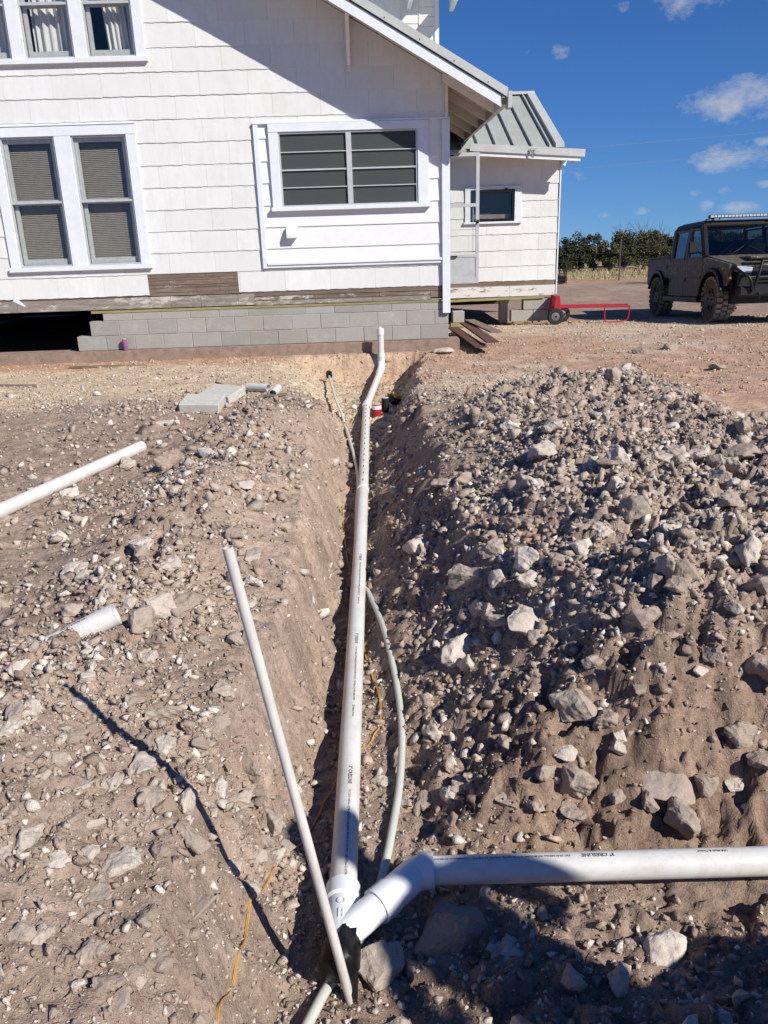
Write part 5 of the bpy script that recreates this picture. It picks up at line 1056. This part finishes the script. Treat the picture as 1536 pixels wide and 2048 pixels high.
# ------------------------------------------------------------------ fence, grass, shrubs
fc = thing('wire_fence', 'thin wire fence on dark steel posts along the far edge of the yard', 'fence', (12, 29.2, -.2))
fx = [float(ony(1240, 520, 29.2)[0])-12+3.6*k for k in range(-3, 7)]
for x in fx: MB().box(x-.022, x+.022, -.02, .02, -.1, 1.42).build('post', MT['steel'], fc)
for z in (.2, .45, .7, .95, 1.2): MB().tube([(fx[0], .03, z), (fx[-1], .03, z)], .003, 5).build('wire', MT['steel'], fc)
rg = np.random.default_rng(5); n = 16000; gx = rg.uniform(3, 40, n); gy = rg.uniform(30.2, 36.5, n); gz = zf(gx, gy); h = rg.uniform(.05, .2, n)*(.4+.9*np.clip(fbm(gx, gy, 1.5, 3, 71)+.5, 0, 1)); a = rg.uniform(0, 6.28, n); w = .018
v = np.stack([np.stack([gx-w*np.cos(a), gy-w*np.sin(a), gz-.01], -1), np.stack([gx+w*np.cos(a), gy+w*np.sin(a), gz-.01], -1), np.stack([gx+rg.normal(0, .05, n), gy+rg.normal(0, .05, n), gz+h], -1)], 1).reshape(-1, 3)
me = bpy.data.meshes.new('dry_grass'); me.from_pydata(v.tolist(), [], np.arange(3*n).reshape(-1, 3).tolist()); me.materials.append(MT['drygrass']); tag(link(bpy.data.objects.new('dry_grass', me)), 'pale dry grass growing between the fence and the brush', 'grass', kind='stuff')
def shrub(x, y, h, wd_, mat, seed, label, group='brush beyond the yard', leaves=3000, ls=.05, dead=False):
    r = np.random.default_rng(seed); zg = z_at(x, y); t = thing('brush_tree', label, 'tree', (x, y, zg), group=group)
    tr = MB(); tips = []
    for k in range(7):
        a = r.uniform(0, 6.28); l = h*r.uniform(.45, .8); e = np.array([math.cos(a)*wd_*.35*r.uniform(.4, 1.1), math.sin(a)*wd_*.3, l]); m = e*.5+np.array([r.normal(0, .1), r.normal(0, .1), .05])
        tr.tube([(0, 0, -.05), m, e], [.035*h/2, .022*h/2, .008], 6); tips.append(e)
        for q in range(3): b = e+np.array([r.normal(0, .25)*wd_*.5, r.normal(0, .2)*wd_*.5, r.uniform(.05, .3)*h*.6]); tr.tube([e*.8+m*.2, b], [.010, .003], 5)
    if dead:
        for k in range(22): a = r.uniform(-.6, .6); b = tips[k % 7]; tr.tube([b, b+np.array([a*.5, r.normal(0, .1), .35+.3*r.random()]), b+np.array([a, r.normal(0, .2), .6+.4*r.random()])], [.012, .007, .003], 5)
    tr.build('trunk', MT['bark'], t)
    cl = 26; cc = np.stack([r.normal(0, .42, cl)*wd_, r.normal(0, .36, cl)*wd_, h*(.18+.72*r.random(cl)**.8)], 1); cc[:, :2] *= (1.1-.55*(cc[:, 2:3]/h)**1.5); cr = r.uniform(.16, .34, cl)*h*.55
    k = r.integers(0, cl, leaves); d = r.normal(size=(leaves, 3)); d /= np.linalg.norm(d, axis=1)[:, None]; P = cc[k]+d*(cr[k]*r.random(leaves)**.45)[:, None]; P[:, 2] = np.maximum(P[:, 2], .03)
    s = r.uniform(.5, 1.25, (leaves, 1))*ls; u = r.normal(size=(leaves, 3)); u /= np.linalg.norm(u, axis=1)[:, None]; w = np.cross(u, r.normal(size=(leaves, 3))); w /= np.linalg.norm(w, axis=1)[:, None]
    V = np.stack([P-u*s, P+w*s*.6, P+u*s, P-w*s*.6], 1).reshape(-1, 3); me = bpy.data.meshes.new('crown'); me.from_pydata(V.tolist(), [], np.arange(4*leaves).reshape(-1, 4).tolist()); me.materials.append(MT[mat]); link(bpy.data.objects.new('crown', me), t); return t
sd_ = 900
tops = [(1098, 480, .0), (1128, 477, 0), (1160, 480, 0), (1190, 484, 0), (1222, 472, 0), (1256, 456, 1), (1292, 462, 1), (1326, 466, 1), (1352, 470, 0), (1385, 468, 0), (1430, 470, 0), (1475, 468, 0), (1520, 470, 0)]
lb_ = ['dark bushy tree right beside the corner of the house', 'dark rounded tree just right of the house corner tree', 'dense dark tree in the left half of the brush line', 'low dark tree left of the fence post', 'pale olive tree right behind the single fence post', 'tallest olive tree of the brush line with dead twigs on top', 'olive tree with bare dead branches left of the vehicle', 'olive tree just left of the vehicle cab', 'tree half hidden behind the rear of the vehicle', '', '', '', '']
for k, (px, py, dead) in enumerate(tops):
    y = 36.3+rc.uniform(-.5, .5); p = ony(px, py, y); h = (p[2]+.2)*rc.uniform(.78, 1.02); sd_ += 1
    shrub(p[0], y, h, 1.05, ('leaf2', 'leaf', 'leaf3')[(0, 0, 0, 1, 2, 1, 2, 1, 1, 0, 1, 2, 0)[k]], sd_, lb_[k] or 'brush tree hidden behind the vehicle', leaves=4200, dead=bool(dead))
for k in range(13):
    x = 8.2+k*1.05+rc.uniform(-.3, .3); sd_ += 1; shrub(x, 39.5+rc.uniform(-.8, 1.2), 1.25+rc.uniform(0, .5), 1.2, ('leaf2', 'leaf', 'leaf2')[k % 3], sd_, 'dark tree in the second row filling the back of the brush line', leaves=3200)
for k in range(8): sd_ += 1; shrub(22.5+k*2.2, 37+rc.uniform(-1, 3), 1.9+rc.uniform(0, .5), 1.3, 'leaf2', sd_, 'brush tree further right along the brush line', leaves=1500, ls=.09)
p = ony(1424, 424, 26); shrub(p[0], 26, p[2]+.2, .5, 'leaf3', 777, 'thin pale tree whose top shows above the vehicle roof', leaves=700, ls=.06)
# ------------------------------------------------------------------ companion standing just outside the frame, whose shadow falls across the fittings
def person(x, y, face):
    t = thing('person', 'person in a grey shirt and jeans standing right of the camera, shadow over the wye', 'person', (x, y, z_at(x, y)-.01), (0, 0, face))
    J = {'pel': (0, 0, .95, .135), 'bel': (0, 0, 1.08, .13), 'che': (0, .01, 1.28, .155), 'nb': (0, 0, 1.44, .075), 'nk': (0, .01, 1.50, .055), 'hd': (0, .03, 1.60, .105), 'ht': (0, .02, 1.70, .10)}
    E = [('pel', 'bel'), ('bel', 'che'), ('che', 'nb'), ('nb', 'nk'), ('nk', 'hd'), ('hd', 'ht')]
    for s, n in ((-1, 'l'), (1, 'r')):
        J.update({n+'hip': (s*.10, 0, .88, .095), n+'kn': (s*.12, .02, .50, .062), n+'an': (s*.13, -.02, .10, .045), n+'to': (s*.15, .14, .04, .04), n+'sh': (s*.18, 0, 1.40, .065), n+'el': (s*.30, -.03, 1.14, .045), n+'wr': (s*.24, .16, .98, .032), n+'ha': (s*.20, .22, .95, .034)})
        E += [('pel', n+'hip'), (n+'hip', n+'kn'), (n+'kn', n+'an'), (n+'an', n+'to'), ('che', n+'sh'), (n+'sh', n+'el'), (n+'el', n+'wr'), (n+'wr', n+'ha')]
        for f_ in range(5):
            a = -.9+.38*f_; L = (.05, .075, .08, .075, .06)[f_]; b0 = np.array(J[n+'ha'][:3])+np.array([s*.02*math.sin(a), .02, .0]); 
            J[n+'f%d' % f_] = (b0[0]+.02*math.sin(a), b0[1]+L*.5, b0[2]-.01, .010); J[n+'g%d' % f_] = (b0[0]+.026*math.sin(a), b0[1]+L*.8, b0[2]-.035, .008); E += [(n+'ha', n+'f%d' % f_), (n+'f%d' % f_, n+'g%d' % f_)]
    ks = list(J); me = bpy.data.meshes.new('body'); me.from_pydata([J[k][:3] for k in ks], [(ks.index(a), ks.index(b)) for a, b in E], []); o = bpy.data.objects.new('body_src', me); col.objects.link(o)
    o.modifiers.new('s', 'SKIN'); 
    for i, k in enumerate(ks): me.skin_vertices[0].data[i].radius = (J[k][3]*(1.25 if k in ('pel', 'bel', 'che') else 1), J[k][3]*(.85 if k in ('bel', 'che') else 1)); 
    me.skin_vertices[0].data[ks.index('pel')].use_root = True
    o.modifiers.new('u', 'SUBSURF').levels = 2; bpy.context.view_layer.update()
    m2 = bpy.data.meshes.new_from_object(o.evaluated_get(bpy.context.evaluated_depsgraph_get())); bpy.data.objects.remove(o)
    for k in ('skin', 'shirt', 'denim', 'hair', 'blackrub'): m2.materials.append(MT[k])
    for p in m2.polygons:
        z = p.center.z; xx = abs(p.center.x); p.use_smooth = True
        arm = xx > .2 and z < 1.22 and z > .85 and (xx > .26 or p.center.y > .1)
        p.material_index = 4 if z < .09 else (0 if arm or (z > 1.47) else (1 if z > .93 else 2))
        if z > 1.47 and (z > 1.66 or (p.center.y < .0 and z > 1.53)): p.material_index = 3
    b = bpy.data.objects.new('body', m2); link(b, t)
    c = MB().lathe([(.105, 1.66), (.11, 1.69), (.10, 1.75), (.06, 1.785), (.0, 1.79)], 20, 'z', (0, .02, 0)).build('cap', MT['denim'], t, smooth=True); MB().prism([(-.08, .08), (.08, .08), (.06, .20), (-.06, .20)], 1.665, 1.675, 'xy').build('cap_brim', MT['denim'], c)
    fcx = MB().lathe([(.0, -.012), (.010, -.008), (.012, 0), (.010, .008), (0, .012)], 10, 'z', (-.03, .108, 1.62)).lathe([(.0, -.012), (.010, -.008), (.012, 0), (.010, .008), (0, .012)], 10, 'z', (.03, .108, 1.62)); fcx.build('eyes', MT['blackrub'], t); MB().prism([(.10, 1.63), (.10, 1.58), (.135, 1.575)], -.014, .014, 'yz').build('nose', MT['skin'], t, bevel=.004); return t
hx, hy = 2.3, 0.0
for _ in range(6): q_ = (z_at(hx, hy)+1.62+.36)/math.tan(SEL); hx, hy = -.005+math.sin(SAZ)*q_, 2.10-math.cos(SAZ)*q_
person(hx, hy, R(48))
